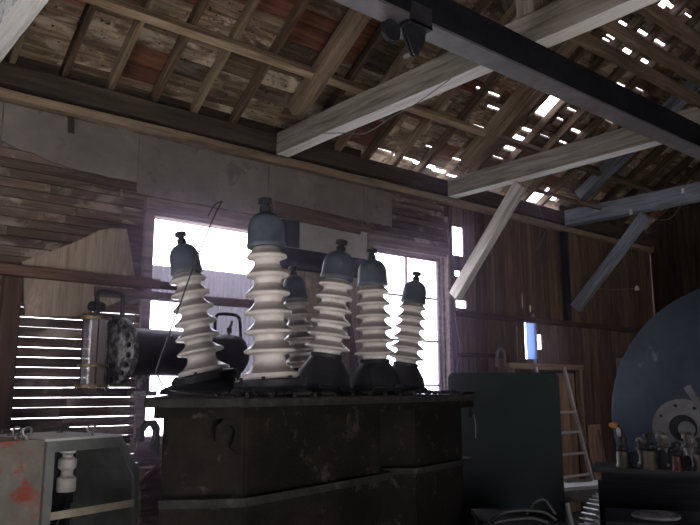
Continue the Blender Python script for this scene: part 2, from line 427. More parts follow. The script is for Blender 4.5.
pts = [(WY + .25, zr(WY + .25) + .16), (RIDGE_Y, RZ + .16), (RIDGE_Y, RZ + .22), (WY + .25, zr(WY + .25) + .22)]
a = [bm.verts.new((WX0 - .2, 2 * RIDGE_Y - p[0], p[1])) for p in pts]; b = [bm.verts.new((WX1 + .2, 2 * RIDGE_Y - p[0], p[1])) for p in pts]
bm.faces.new(a); bm.faces.new(b[::-1])
for i in range(4): bm.faces.new((a[i], a[(i + 1) % 4], b[(i + 1) % 4], b[i]))
struct(finish('ceiling_south', bm, M['plank_dark']))
# sheet backing behind the sound part of the roof, so only the broken part leaks light
bm = bmesh.new()
def roof_sheet(x0, x1, sa, sb):
    vs = []
    for x in (x0, x1):
        for s in (sa, sb):
            for hh in (.16, .172):
                vs.append(bm.verts.new((x, WY - s * CS, 4.05 + s * SS + hh / CS)))
    for f in ((0, 1, 3, 2), (4, 6, 7, 5), (0, 4, 5, 1), (2, 3, 7, 6), (0, 2, 6, 4), (1, 5, 7, 3)): bm.faces.new([vs[k] for k in f])
LS = (WY - RIDGE_Y) / CS + .1
roof_sheet(WX0 - .2, 4.15, -.35, LS); roof_sheet(4.15, 6.2, 1.9, LS); roof_sheet(6.2, 9.7, 2.75, LS); roof_sheet(9.7, WX1 + .2, -.35, LS)
roof_sheet(8.5, 9.7, -.35, 1.9); roof_sheet(4.15, 5.0, .55, 1.9)
keep(finish('roof_underlay', bm, M['plank_dark']), ceil_o)

# rafters -----------------------------------------------------------
upv = Vector((0, SS, CS))
ordn = ['first', 'second', 'third', 'fourth', 'fifth', 'sixth']
near = ['white-peeling tie beam', 'pale tie beam behind the trolley', 'grey tie beam with the pale knee brace', 'bluish tie beam with the thin brace']
for bi, (xa, xb, xs) in enumerate(bays):
    for k, x in enumerate(xs):
        p0 = Vector((x, WY + .12, zr(WY + .12))) + upv * .05; p1 = Vector((x, RIDGE_Y + .03, zr(RIDGE_Y + .03))) + upv * .05
        beam('rafter', p0, p1, .052, .098, M['rafter'] if (k + bi) % 2 == 0 and bi < 2 else M['rafter_dark'],
             'slender roof rafter, %s along from the %s' % (ordn[k], near[bi]), 'rafter', 'rafters under the roof boards', jit=.003)
for j, x in enumerate((-1.0, -.55, -.1, .3, .7)):
    pass
names_t = ['white-peeling tie beam', 'long pale tie beam behind the trolley', 'grey tie beam with the pale knee brace', 'bluish grey tie beam with the thin knee brace']
for k, x in enumerate(TIES):
    # principal rafter: top flush with the rafters' undersides, purlins butt against it
    p0 = Vector((x, WY - .02, zr(WY - .02))) - upv * .075; p1 = Vector((x, RIDGE_Y + .1, zr(RIDGE_Y + .1))) - upv * .075
    m = [M['tie_paint'], M['rafter'], M['rafter'], M['tie_blue']][k]; m2 = [M['tie_paint'], M['tie'], M['tie'], M['tie_blue']][k]
    beam('principal_rafter', p0 + (p1 - p0).normalized() * .32, p1, .15, .145, m, 'thick sloping principal rafter rising above the ' + near[k], 'rafter', 'principal rafters of the roof trusses')
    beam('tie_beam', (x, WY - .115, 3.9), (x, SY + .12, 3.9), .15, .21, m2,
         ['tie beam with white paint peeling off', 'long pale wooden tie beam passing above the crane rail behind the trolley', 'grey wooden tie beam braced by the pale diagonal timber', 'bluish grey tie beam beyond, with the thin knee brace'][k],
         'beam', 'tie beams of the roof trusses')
    if k < 3:                                   # pale underside: peeling paint on the first tie, bounce light painted on others
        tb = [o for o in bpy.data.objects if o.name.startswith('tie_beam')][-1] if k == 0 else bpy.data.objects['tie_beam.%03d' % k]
        tb.data.materials.append(M['paint_lit_under'])
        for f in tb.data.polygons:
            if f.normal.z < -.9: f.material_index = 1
# purlins between principals
pn = ['between the white-peeling tie beam and the pale one', 'between the pale tie beam and the grey braced one', 'between the grey braced tie beam and the bluish one', 'beyond the bluish tie beam']
edges = [TIES[0], TIES[1], TIES[2], TIES[3], 10.9]
for row, (Y, nm) in enumerate(((4.96, 'lower'), (4.17, 'upper'), (3.3, 'topmost'))):
    for bi in range(4):
        a, b = edges[bi] + .08, edges[bi + 1] - .08
        c = Vector((0, Y, zr(Y))) - upv * .057
        beam('purlin', (a, c.y, c.z), (b, c.y, c.z), .07, .098, M['purlin'] if (row == 0 and bi < 2) or (row == 1 and bi == 1) else M['rafter_dark'],
             nm + ' purlin under the rafters, ' + pn[bi], 'purlin', 'purlins of the roof', up=upv, jit=.003)
tag(beam('ridge_board', (WX0, RIDGE_Y, RZ + .0), (WX1, RIDGE_Y, RZ + .0), .05, .2, M['rafter_dark']), 'dark ridge board at the top of the roof', 'ridge board')
# wall plate and ledger
tag(beam('wall_plate', (WX0, WY - .02, 3.915), (WX1, WY - .02, 3.915), .16, .17, M['plate']), 'dark square timber lying along the top of the window wall', 'wall plate')
tag(beam('ledger_board', (WX0, WY - .056, 3.762), (WX1 - .05, WY - .056, 3.762), .08, .075, M['ledger'], jit=.006), 'thin light brown board under the dark wall plate', 'board')
# fascia of board closing the eaves above the plate
bm = bmesh.new(); box(bm, WX0, 4.9, WY + .06, WY + .09, 3.99, 4.2); box(bm, 8.6, WX1, WY + .06, WY + .09, 3.99, 4.2)
struct(finish('trim_1', bm, M['plate']))

# knee braces
for X, (pa, pb), m, lab in ((6.15, ((519, 188), (455, 296)), 'brace', 'pale diagonal knee brace from the grey tie beam down to the corner post'),
                            (8.5, ((644, 218), (576, 308)), 'tie_blue', 'thin bluish knee brace under the far tie beam')):
    p = onX(*pa, X); q = onX(*pb, X)
    q.y = min(q.y, WY - .125)
    d = (p - q).normalized()
    p = q + d * ((3.785 - q.z) / d.z - .06)
    beam('knee_brace', q, p, .11, .13, M[m], lab, 'brace', up=Vector((0, 1, .2)))
# short king post stub above the tie, dark secondary timbers
beam('short_post', (3.75, 2.62, 4.01), (3.75, 2.62, zr(2.62) - .26), .13, .13, M['tie'], 'short upright timber standing on the pale tie beam', 'post', up=Vector((0, 1, 0)))
for y, lab in ((2.39, 'dark joist with a pale lower edge, nearest the crane rail'), (2.19, 'dark joist with a pale lower edge, second from the crane rail'), (1.93, 'dark joist with a pale lower edge, third from the crane rail')):
    beam('ceiling_joist', (3.83, y, 3.86), (6.07, y, 3.86), .05, .09, M['rafter_dark'], lab, 'joist', 'dark joists between tie beams')
p = onY(533, 189, 4.9); q = onY(600, 204, 4.9); q.z = p.z
beam('batten', p, q, .04, .04, M['rafter_dark'], 'thin dark batten below the broken roof beside the pale brace', 'batten')

# crane rail (I-beam) with trolley
rail = thing('crane_rail', 'black steel crane rail running under the tie beams', 'steel beam', (WX0 + .02, 2.6, 3.565))
Lr = WX1 - WX0 - .04
bm = bmesh.new(); box(bm, 0, Lr, -.075, .075, 0, .016); finish('bottom_flange', bm, M['ibeam'], rail)
bm = bmesh.new(); box(bm, 0, Lr, -.073, .073, .016, .198); finish('web', bm, M['unlit_black'], rail)
bm = bmesh.new(); box(bm, 0, Lr, -.075, .075, .198, .214); finish('top_flange', bm, M['unlit_black'], rail)
tp = onZ(405, 32, 3.56)
tr = thing('rail_trolley', 'dark steel hoist trolley with pulley hanging from the crane rail', 'trolley', (tp.x - .09, 2.6, 3.562)); tr.scale = (.72, .72, .72)
bm = bmesh.new(); box(bm, -.02, .2, -.125, -.107, -.05, .12); box(bm, -.02, .2, .107, .125, -.05, .12); box(bm, -.02, .2, -.125, .125, -.055, -.03); finish('carriage', bm, M['blackmetal'], tr)
bm = bmesh.new()
for yy in (-.05, -.02):
    prism(bm, [(-.02, -.03), (.2, -.03), (.19, -.12), (.11, -.26), (.07, -.26), (.0, -.13)], yy - .006, yy + .006, Matrix(((1, 0, 0, 0), (0, 0, 1, 0), (0, 1, 0, 0), (0, 0, 0, 1))))
finish('side_plate', bm, M['blackmetal'], tr)
bm = bmesh.new(); lathe(bm, [(0.012, -.07), (.022, -.07), (.022, .0), (.012, .0)], 16, Matrix.Translation((.09, 0, -.225)) @ Matrix.Rotation(PI / 2, 4, 'X')); finish('pin', bm, M['steel'], tr, True)
bm = bmesh.new(); lathe(bm, [(.03, -.022), (.085, -.022), (.085, -.016), (.07, 0), (.085, .016), (.085, .022), (.03, .022)], 28, Matrix.Translation((-.09, .03, -.09)) @ Matrix.Rotation(PI / 2, 4, 'X')); finish('pulley', bm, M['blackmetal'], tr, True)
bm = bmesh.new(); box(bm, -.1, -.02, .02, .04, -.1, -.03); finish('pulley_arm', bm, M['blackmetal'], tr)

# ---- long window wall ------------------------------------------------
W1 = (2.52, 3.74, 1.22, 3.07); W2 = (4.98, 6.13, 1.15, 3.13)
bm = bmesh.new()
def lath_rows(x0, x1, z0, z1, gap=.006, pitch=.0735, jig=.002, gaps=None):
    z = z0
    while z < z1 - .01:
        zt = min(z + pitch, z1)
        g = gap
        cuts = [x0]
        while cuts[-1] < x1 - 1.5: cuts.append(cuts[-1] + random.uniform(.9, 2.2))
        cuts.append(x1)
        for a, b in zip(cuts, cuts[1:]):
            gg = g
            if gaps: gg = random.choice(gaps)
            t = random.uniform(0, .006)
            box(bm, a + .001, b - .001, WY + .002 + t, WY + .022 + t, z + random.uniform(0, jig), zt - gg)
        z = zt
lath_rows(WX0, W1[0], 2.20, 3.80)
lath_rows(WX0, W1[0], 0, .80)
lath_rows(WX0, 1.45, .80, 2.20)
z = .80                                          # gappy stretch that lets daylight through
row = 0
while z < 2.19:
    g = .005 if row not in (3, 8, 16) else .001
    if z > 1.98: g = .006
    if z < 1.2: g = .003
    x_end = W1[0]
    cuts = [1.45, 1.45 + random.uniform(.35, .7), x_end]
    for a, b in zip(cuts, cuts[1:]):
        box(bm, a, b, WY + .002, WY + .022, z + random.uniform(0, .002), z + .0735 - g * random.uniform(.5, 1.1))
    z += .0735; row += 1
lath_rows(W1[0], W1[1], 0, W1[2]); lath_rows(W1[0], W1[1], W1[3], 3.80)
lath_rows(W1[1], W2[0], 0, 3.80)
lath_rows(W2[0], W2[1], 0, W2[2]); lath_rows(W2[0], W2[1], W2[3], 3.80)
lath_rows(W2[1], 6.22, 0, 3.80)
wall_n = struct(finish('wall_north', bm, M['lath']))
bm = bmesh.new()
def back(x0, x1, z0, z1): box(bm, x0, x1, WY + .04, WY + .07, z0, z1)
back(WX0, 1.42, 0, 4.05); back(1.42, W1[0], 2.2, 4.05); back(1.42, W1[0], 0, .8)
back(W1[0], W1[1], 0, W1[2]); back(W1[0], W1[1], W1[3], 4.05); back(W1[1], W2[0], 0, 4.05)
back(W2[0], W2[1], 0, W2[2]); back(W2[0], W2[1], W2[3], 4.05); back(W2[1], 6.24, 0, 4.0)
finish('outer_sheathing', bm, M['plank_dark'], wall_n)
# vertical planks further along
bm = bmesh.new()
ph = [(6.27, 6.47, 3.15, 3.50), (6.30, 6.41, 2.90, 2.97), (6.31, 6.50, 2.53, 2.62),
      (7.60, 7.86, 1.97, 2.47), (7.865, 7.97, 2.10, 2.29),
      (7.44, 7.452, 2.18, 2.36), (7.02, 7.03, 3.36, 3.44), (6.97, 6.98, 3.28, 3.32), (7.565, 7.58, 2.62, 2.80), (7.72, 7.745, 2.57, 2.66), (8.0, 8.05, 2.44, 2.465)]
xs = sorted([6.235, 6.28, 6.48] + [6.68 + .187 * i for i in range(23)] + [WX1])
xs = sorted(xs)
def plank_piece(a, b, z0, z1):
    todo = [(a, b, z0, z1)]
    for hx0, hx1, hz0, hz1 in ph:
        nxt = []
        for (a1, b1, c1, d1) in todo:
            if hx1 <= a1 or hx0 >= b1 or hz1 <= c1 or hz0 >= d1: nxt.append((a1, b1, c1, d1)); continue
            if hx0 > a1: nxt.append((a1, hx0, c1, d1))
            if hx1 < b1: nxt.append((hx1, b1, c1, d1))
            aa, bb = max(a1, hx0), min(b1, hx1)
            if hz0 > c1: nxt.append((aa, bb, c1, hz0))
            if hz1 < d1: nxt.append((aa, bb, hz1, d1))
        todo = nxt
    for (a1, b1, c1, d1) in todo:
        if b1 - a1 > .003 and d1 - c1 > .003: box(bm, a1, b1, WY + .002 + off, WY + .025 + off, c1, d1)
DX0, DX1, DZ = 7.22, 8.72, 1.86
for a, b in zip(xs, xs[1:]):
    off = random.uniform(0, .01)
    plank_piece(a + .002, b - .0015, 2.44, 3.99)
    off = random.uniform(.012, .02)
    for (c, d) in ([(0, 2.44)] if b < DX0 or a > DX1 else [(DZ, 2.44)]):
        plank_piece(a + .002, b - .0015, c, d)
    if a < DX0 < b: plank_piece(a, DX0, 0, DZ)
    if a < DX1 < b: plank_piece(DX1, b, 0, DZ)
pl = finish('vertical_planks', bm, M['plank'], wall_n)
bm = bmesh.new()                                # battens outside close the plank joints
for x in xs:
    if any(h[0] - .02 < x < h[1] + .02 for h in ph): continue
    box(bm, x - .02, x + .02, WY + .047, WY + .06, DZ if DX0 < x < DX1 else 0, 4.0)
finish('cover_batten', bm, M['plank_dark'], wall_n)
# grey wallboard band, with joints and a ragged lower edge
bm = bmesh.new()
seams = [(-1.2, .3), (.3, 1.29), (1.29, 2.36), (2.36, 3.66), (3.66, 4.86), (4.86, 5.27)]
for a, b in seams:
    lo = 3.30 if a < 2.3 else (3.20 if a < 3.6 else 3.335)
    n = 9; bot = []
    for i in range(n + 1):
        x = a + .003 + (b - a - .006) * i / n
        zz = lo + random.uniform(-.01, .012)
        if 1.2 < x < 1.75: zz = 3.42 - .1 * (x - 1.2) / .55 + random.uniform(-.03, .03)
        bot.append((x, zz))
    poly = bot + [(b - .003, 3.712), (a + .003, 3.712)]
    prism(bm, poly, 0, .02, Matrix(((1, 0, 0, 0), (0, 0, -1, WY - .002), (0, 1, 0, 0), (0, 0, 0, 1))))
keep(finish('wallboard', bm, M['wallboard']), wall_n)
tag(beam('hanging_lath', onY(71, 133, WY - .035), onY(71, 117, WY - .035), .05, .02, M['plate'], jit=0, up=Vector((0, 1, 0))), 'short dark wooden block fixed high on the grey wallboard', 'block')
# boards between the two windows
tag(beam('header_board', (3.72, WY - .035, 3.285), (4.80, WY - .035, 3.255), .03, .145, M['brown']), 'dark brown horizontal board between the windows under the wallboard', 'board')
bm = bmesh.new(); box(bm, 3.80, 4.93, WY - .02, WY - .002, 2.93, 3.22); prism_o = finish('pale_wall_panel', bm, M['palepanel']); tag(prism_o, 'pale grey board nailed between the two windows', 'board')
bm = bmesh.new(); box(bm, 3.80, 4.02, WY - .032, WY - .0205, 2.94, 3.2); tag(finish('blue_grey_panel', bm, M['cubicle']), 'small blue-grey panel on the pale board between the windows', 'panel')
tag(beam('dark_board', (3.76, WY - .034, 2.83), (4.9, WY - .034, 2.83), .03, .2, M['black_wood']), 'wide black board between the windows below the pale board', 'board')
bm = bmesh.new(); box(bm, 3.80, 4.93, WY - .02, WY - .002, .9, 2.72); tag(finish('plywood_sheet', bm, M['plywood']), 'tall tan sheet of plywood between the two windows behind the porcelain', 'plywood sheet')
tag(beam('wooden_strut', onY(344, 292, WY - .075), (lambda a, b: a + (b - a) * (a.z / (a.z - b.z)))(onY(344, 292, WY - .075), onY(359, 384, WY - .075)), .03, .07, M['brown'], up=Vector((0, 1, 0))), 'leaning reddish brown wooden strut between the windows', 'strut')
# posts, girts, rails
tag(beam('corner_post', (6.205, WY - .016, 0), (6.205, WY - .016, 3.72), .03, .06, M['post'], up=Vector((0, 1, 0))), 'dark square post beside the right-hand side of the tall window'.replace('right-hand side of the tall', 'window nearest the vertical plank'), 'post')
bpy.data.objects['corner_post']['label'] = 'dark upright post between the lath wall and the vertical planks'
tag(beam('wall_post', (1.44, WY - .06, 0), (1.44, WY - .06, 2.395), .12, .1, M['post'], up=Vector((0, 1, 0))), 'reddish brown upright post under the long rail by the plywood piece', 'post')
tag(beam('wall_girt', (6.30, WY - .03, 2.46), (WX1 - .02, WY - .03, 2.46), .06, .07, M['post']), 'horizontal girt board across the vertical wall planks', 'board')
tag(beam('wall_girt', (6.30, WY - .03, 1.98), (7.18, WY - .03, 1.98), .06, .05, M['post']), 'short girt board beside the plank door', 'board')
tag(beam('plank_post', (8.5, WY - .04, 2.5), (8.5, WY - .04, 3.72), .1, .07, M['black_wood'], up=Vector((0, 1, 0))), 'black upright post high on the vertical plank wall', 'post')
r1 = beam('wall_rail', (.2, WY - .09, 2.443), (2.56, WY - .09, 2.443), .05, .085, M['brown']); tag(r1, 'long reddish brown rail ending at the window, above the gauge', 'rail')
r2 = beam('wall_rail', (2.02, WY - .13, 2.34), (3.86, WY - .13, 2.34), .03, .075, M['brown']); tag(r2, 'brown rail crossing the open window behind the porcelain', 'rail')
# triangular plywood offcut tucked behind the rail
bm = bmesh.new()
poly = [onY(*p, WY - .05) for p in ((22, 262), (40, 255), (62, 247), (80, 240), (92, 234), (100, 230), (112, 228), (127, 229), (131, 252), (136, 285), (128, 294), (120, 301), (95, 311), (75, 316), (25, 316))]
prism(bm, [(p.x, p.z) for p in poly], 0, .018, Matrix(((1, 0, 0, 0), (0, 0, 1, WY - .05), (0, 1, 0, 0), (0, 0, 0, 1))))
tag(finish('plywood_offcut', bm, M['plywood']), 'torn tan plywood piece with a sloping top wedged behind the rail', 'plywood sheet')

# windows ---------------------------------------------------------------
def window(name, W, pan, head, jl, jr):
    x0, x1, z0, z1 = W
    bm = bmesh.new()
    box(bm, x0 - jl, x0, WY - .04, WY + .1, z0 - .08, z1 + head)
    box(bm, x1, x1 + jr, WY - .04, WY + .1, z0 - .08, z1 + head)
    box(bm, x0, x1, WY - .04, WY + .1, z1, z1 + head)
    box(bm, x0, x1, WY - .025, WY + .1, z1 - .035, z1)
    box(bm, x0 + .0, x0 + .03, WY + .02, WY + .1, z0, z1 - .035); box(bm, x1 - .03, x1, WY + .02, WY + .1, z0, z1 - .035)
    o = struct(finish(name, bm, M['winframe']))
    bm = bmesh.new(); box(bm, x0 - jl - .02, x1 + jr + .02, WY - .08, WY + .12, z0 - .1, z0 - .0); finish('window_sill', bm, M['winframe'], o)
    if pan:
        nx, nz = pan
        bm = bmesh.new()
        ya, yb = WY + .05, WY + .08
        for i in range(nx + 1):
            w = .05 if i in (0, nx) else .018
            xc = x0 + .03 + (x1 - x0 - .06) * i / nx
            xc = min(max(xc, x0 + .03 + w / 2), x1 - .03 - w / 2)
            box(bm, xc - w / 2, xc + w / 2, ya, yb, z0, z1 - .036)
        for j in range(nz + 1):
            w = .05 if j in (0, nz) else .02
            zc = z0 + (z1 - .036 - z0) * j / nz
            zc = min(max(zc, z0 + w / 2), z1 - .036 - w / 2)
            box(bm, x0 + .03, x1 - .03, ya + .002, yb - .002, zc - w / 2, zc + w / 2)
        finish('window_sash', bm, M['winframe'], o)
        for i in range(nx):
            for j in range(nz):
                xa = x0 + .03 + (x1 - x0 - .06) * i / nx; xb = x0 + .03 + (x1 - x0 - .06) * (i + 1) / nx
                za = z0 + (z1 - .036 - z0) * j / nz; zb = z0 + (z1 - .036 - z0) * (j + 1) / nz
                bm = bmesh.new(); box(bm, xa, xb, WY + .063, WY + .066, za, zb); finish('window_pane', bm, M['pane'], o)
    return o
window('window_1', W1, None, .11, .075, .06)
window('window_2', W2, (2, 4), .08, .075, .04)
# corrugated sheets outside the first window
def corrugated(x0, x1, z0, z1, lab):
    bm = bmesh.new(); n = int((x1 - x0) / .0125); prev = None
    for i in range(n + 1):
        x = x0 + (x1 - x0) * i / n; y = WY + .135 + .012 * math.sin(2 * PI * x / .05)
        dz = random.uniform(-.006, .006) if i % 4 == 0 else 0
        cur = [bm.verts.new((x, y, z0)), bm.verts.new((x, y, z1 + dz))]
        if prev: bm.faces.new((prev[0], cur[0], cur[1], prev[1]))
        prev = cur
    tag(finish('corrugated_sheet', bm, M['corr'], None, True), lab, 'corrugated sheet')
corrugated(2.42, 2.93, 2.36, 2.645, 'short grey corrugated sheet outside the window, behind the leaning porcelain')
corrugated(2.935, 3.86, 1.3, 2.655, 'large grey corrugated sheet outside the window, behind the tallest porcelain')

# blue board across the hole in the planks
tag(beam('blue_board', (7.775, WY + .045, 1.80), (7.765, WY + .045, 2.55), .14, .02, M['blue_board'], up=Vector((1, 0, 0)), jit=0), 'blue board nailed behind the hole in the plank wall', 'board')

# plank door ------------------------------------------------------------
bm = bmesh.new()
x = DX0 + .06
while x < DX1 - .07:
    b = min(x + .175, DX1 - .06); box(bm, x, b - .003, WY + .012 + random.uniform(0, .006), WY + .035, .02, DZ - .06); x = b
door = struct(finish('door_1', bm, M['doorwood']))
for nm, p0, p1 in (('door_jamb', (DX0 + .025, WY - .02, 0), (DX0 + .025, WY - .02, DZ)), ('door_jamb', (DX1 - .0, WY - .02, 0), (DX1 - .0, WY - .02, DZ)), ('door_head', (DX0 - .05, WY - .02, DZ + .02), (DX1 + .07, WY - .02, DZ + .02))):
    o = beam(nm, p0, p1, .07, .075, M['doorframe'], up=Vector((0, 1, 0))); keep(o, door)
bm = bmesh.new(); box(bm, DX0 - .1, DX1 + .1, WY + .05, WY + .07, 0, DZ + .1); finish('door_backing', bm, M['plank_dark'], door)

# other walls -----------------------------------------------------------
bm = bmesh.new()
y = SY
while y < WY:
    b = min(y + .19, WY); t = random.uniform(0, .012)
    box(bm, WX1 + t, WX1 + .03 + t, y, b - .003, 0, min(zr(y), zr(b)) - .02 if b > RIDGE_Y else 4.0); y = b
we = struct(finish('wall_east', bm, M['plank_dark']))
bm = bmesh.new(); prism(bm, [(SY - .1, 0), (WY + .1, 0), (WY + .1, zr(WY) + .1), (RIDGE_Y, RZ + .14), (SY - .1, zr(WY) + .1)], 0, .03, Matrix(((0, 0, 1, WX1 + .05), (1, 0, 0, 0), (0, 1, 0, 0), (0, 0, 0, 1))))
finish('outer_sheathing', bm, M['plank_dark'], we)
# west wall with an unseen opening added for light from the left
DWY0, DWY1, DWZ0, DWZ = 3.0, 4.3, 1.35, 2.65
bm = bmesh.new()
R = Matrix(((0, 0, -1, WX0), (1, 0, 0, 0), (0, 1, 0, 0), (0, 0, 0, 1)))
prism(bm, [(SY, 0), (DWY0, 0), (DWY0, DWZ), (SY, DWZ)], 0, .06, R); prism(bm, [(DWY0, 0), (DWY1, 0), (DWY1, DWZ0), (DWY0, DWZ0)], 0, .06, R)
prism(bm, [(DWY1, 0), (WY, 0), (WY, DWZ), (DWY1, DWZ)], 0, .06, R)
prism(bm, [(SY, DWZ), (WY, DWZ), (WY, zr(WY) + .1), (RIDGE_Y, RZ + .14), (SY, zr(WY) + .1)], 0, .06, R)
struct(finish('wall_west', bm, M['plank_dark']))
SDX0, SDX1, SDZ = -.9, 1.9, 1.5  # unseen doorway and far window, added and sized for sun bounce and fill
bm = bmesh.new(); box(bm, WX0, SDX0, SY - .06, SY, 0, 4.1); box(bm, SDX1, 8.2, SY - .06, SY, 0, 4.1); box(bm, 8.2, 9.6, SY - .06, SY, 0, 1.0); box(bm, 8.2, 9.6, SY - .06, SY, 1.75, 4.1); box(bm, 9.6, WX1, SY - .06, SY, 0, 4.1); box(bm, SDX0, SDX1, SY - .06, SY, SDZ, 4.1)
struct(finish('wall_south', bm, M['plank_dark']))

# ------------------------------------------------------------------ the oil tank with its bushings
PHI = math.radians(15); U = Vector((math.cos(PHI), math.sin(PHI), 0)); V = Vector((-math.sin(PHI), math.cos(PHI), 0))
P0 = Vector((1.74, 2.84, 0))
TOP = 1.56
tank = thing('oil_switch_tank', 'big black grimy oil tank carrying the six porcelain bushings', 'oil tank', P0, PHI)
def octo(u0, u1, v0, v1, cl, cr, g=0.0):
    u0 -= g; u1 += g; v0 -= g; v1 += g
    k = v1 - (v0 + cl)                      # the far end tapers: chamfered front corner, long slanting back corner
    if cl > .25: return [(u0 + cl, v0), (u1 - cr, v0), (u1, v0 + cr), (u1, v1 - cr), (u1 - cr, v1), (u0 + k, v1), (u0, v0 + cl)]
    return [(u0 + cl, v0), (u1 - cr, v0), (u1, v0 + cr), (u1, v1 - cr), (u1 - cr, v1), (u0 + cl, v1), (u0, v1 - cl), (u0, v0 + cl)]
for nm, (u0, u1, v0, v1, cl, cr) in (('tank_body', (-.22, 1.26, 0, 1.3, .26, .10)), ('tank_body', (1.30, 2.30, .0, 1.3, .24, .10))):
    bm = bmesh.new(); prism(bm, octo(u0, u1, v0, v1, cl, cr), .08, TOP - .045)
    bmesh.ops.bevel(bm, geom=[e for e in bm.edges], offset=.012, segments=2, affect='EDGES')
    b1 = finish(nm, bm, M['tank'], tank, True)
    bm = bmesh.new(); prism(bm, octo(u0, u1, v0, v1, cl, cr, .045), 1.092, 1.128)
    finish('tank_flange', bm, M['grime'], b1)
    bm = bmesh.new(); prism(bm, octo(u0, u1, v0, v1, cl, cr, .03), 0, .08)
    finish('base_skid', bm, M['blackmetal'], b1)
bm = bmesh.new(); prism(bm, [(-.03, -.05), (2.36, -.05), (2.36, 1.36), (.76, 1.36), (-.322, .27)], TOP - .042, TOP)
bmesh.ops.bevel(bm, geom=[e for e in bm.edges], offset=.006, segments=1, affect='EDGES'); finish('top_plate', bm, M['grime'], tank)
bm = bmesh.new(); prism(bm, [(-.01, -.03), (2.33, -.03), (2.33, 1.33), (.76, 1.33), (-.265, .27)], TOP - .09, TOP - .043); finish('top_rim', bm, M['tank'], tank)
for i in range(15):
    u = .0 + i * .165
    bm = bmesh.new(); lathe(bm, [(.011, 0), (.011, .008), (.007, .008), (.007, .018), (.0, .019)], 6, Matrix.Translation((u, -.036, TOP))); finish('cover_bolt', bm, M['blackmetal'], tank)
def hook_bm(s=1.0, th=.02):
    bm = bmesh.new()
    out = [(.0, -.10), (.0, .035), (-.03, .075), (-.085, .075), (-.125, .035), (-.125, -.03), (-.10, -.03), (-.10, .02), (-.075, .045), (-.05, .045), (-.032, .02), (-.034, -.02), (-.05, -.06)]
    prism(bm, [(x * s, y * s) for x, y in out], -th / 2, th / 2, Matrix(((1, 0, 0, 0), (0, 0, 1, 0), (0, 1, 0, 0), (0, 0, 0, 1))))
    return bm
pl_ = tank.matrix_basis
def loc(p): return Matrix.Rotation(-PHI, 4, 'Z') @ Matrix.Translation(-P0) @ Vector(p)
h = finish('lifting_hook', hook_bm(.85), M['blackmetal'], tank); h.location = (-.225, .28, 1.40)
h['label'] = 'projecting hook'
h = finish('lifting_hook', hook_bm(.9), M['tank'], tank); h.location = (-.0, -.0, 1.40); h.rotation_euler = (0, 0, math.radians(-30))
for z in (1.30, 1.06):
    bm = bmesh.new(); lathe(bm, [(.018, 0), (.018, .05), (.008, .07), (.0, .07)], 8, Matrix.Translation((2.30, .22, z)) @ Matrix.Rotation(PI / 2, 4, 'Y')); finish('side_stud', bm, M['blackmetal'], tank)
bm = bmesh.new(); box(bm, 2.362, 2.40, .0, .06, TOP - .03, TOP + .012); box(bm, 2.33, 2.385, -.05, .1, TOP, TOP + .02); box(bm, 2.362, 2.385, 0, .03, TOP - .16, TOP - .04); finish('edge_lug', bm, M['blackmetal'], tank)
bm = bmesh.new(); tube(bm, [P0 * 0 + Vector((2.39, .02, TOP - .03)), (2.40, .02, TOP - .1), (2.37, -.02, TOP - .2), (2.345, -.03, TOP - .3)], .004, 6); finish('loose_wire', bm, M['cable'], tank)

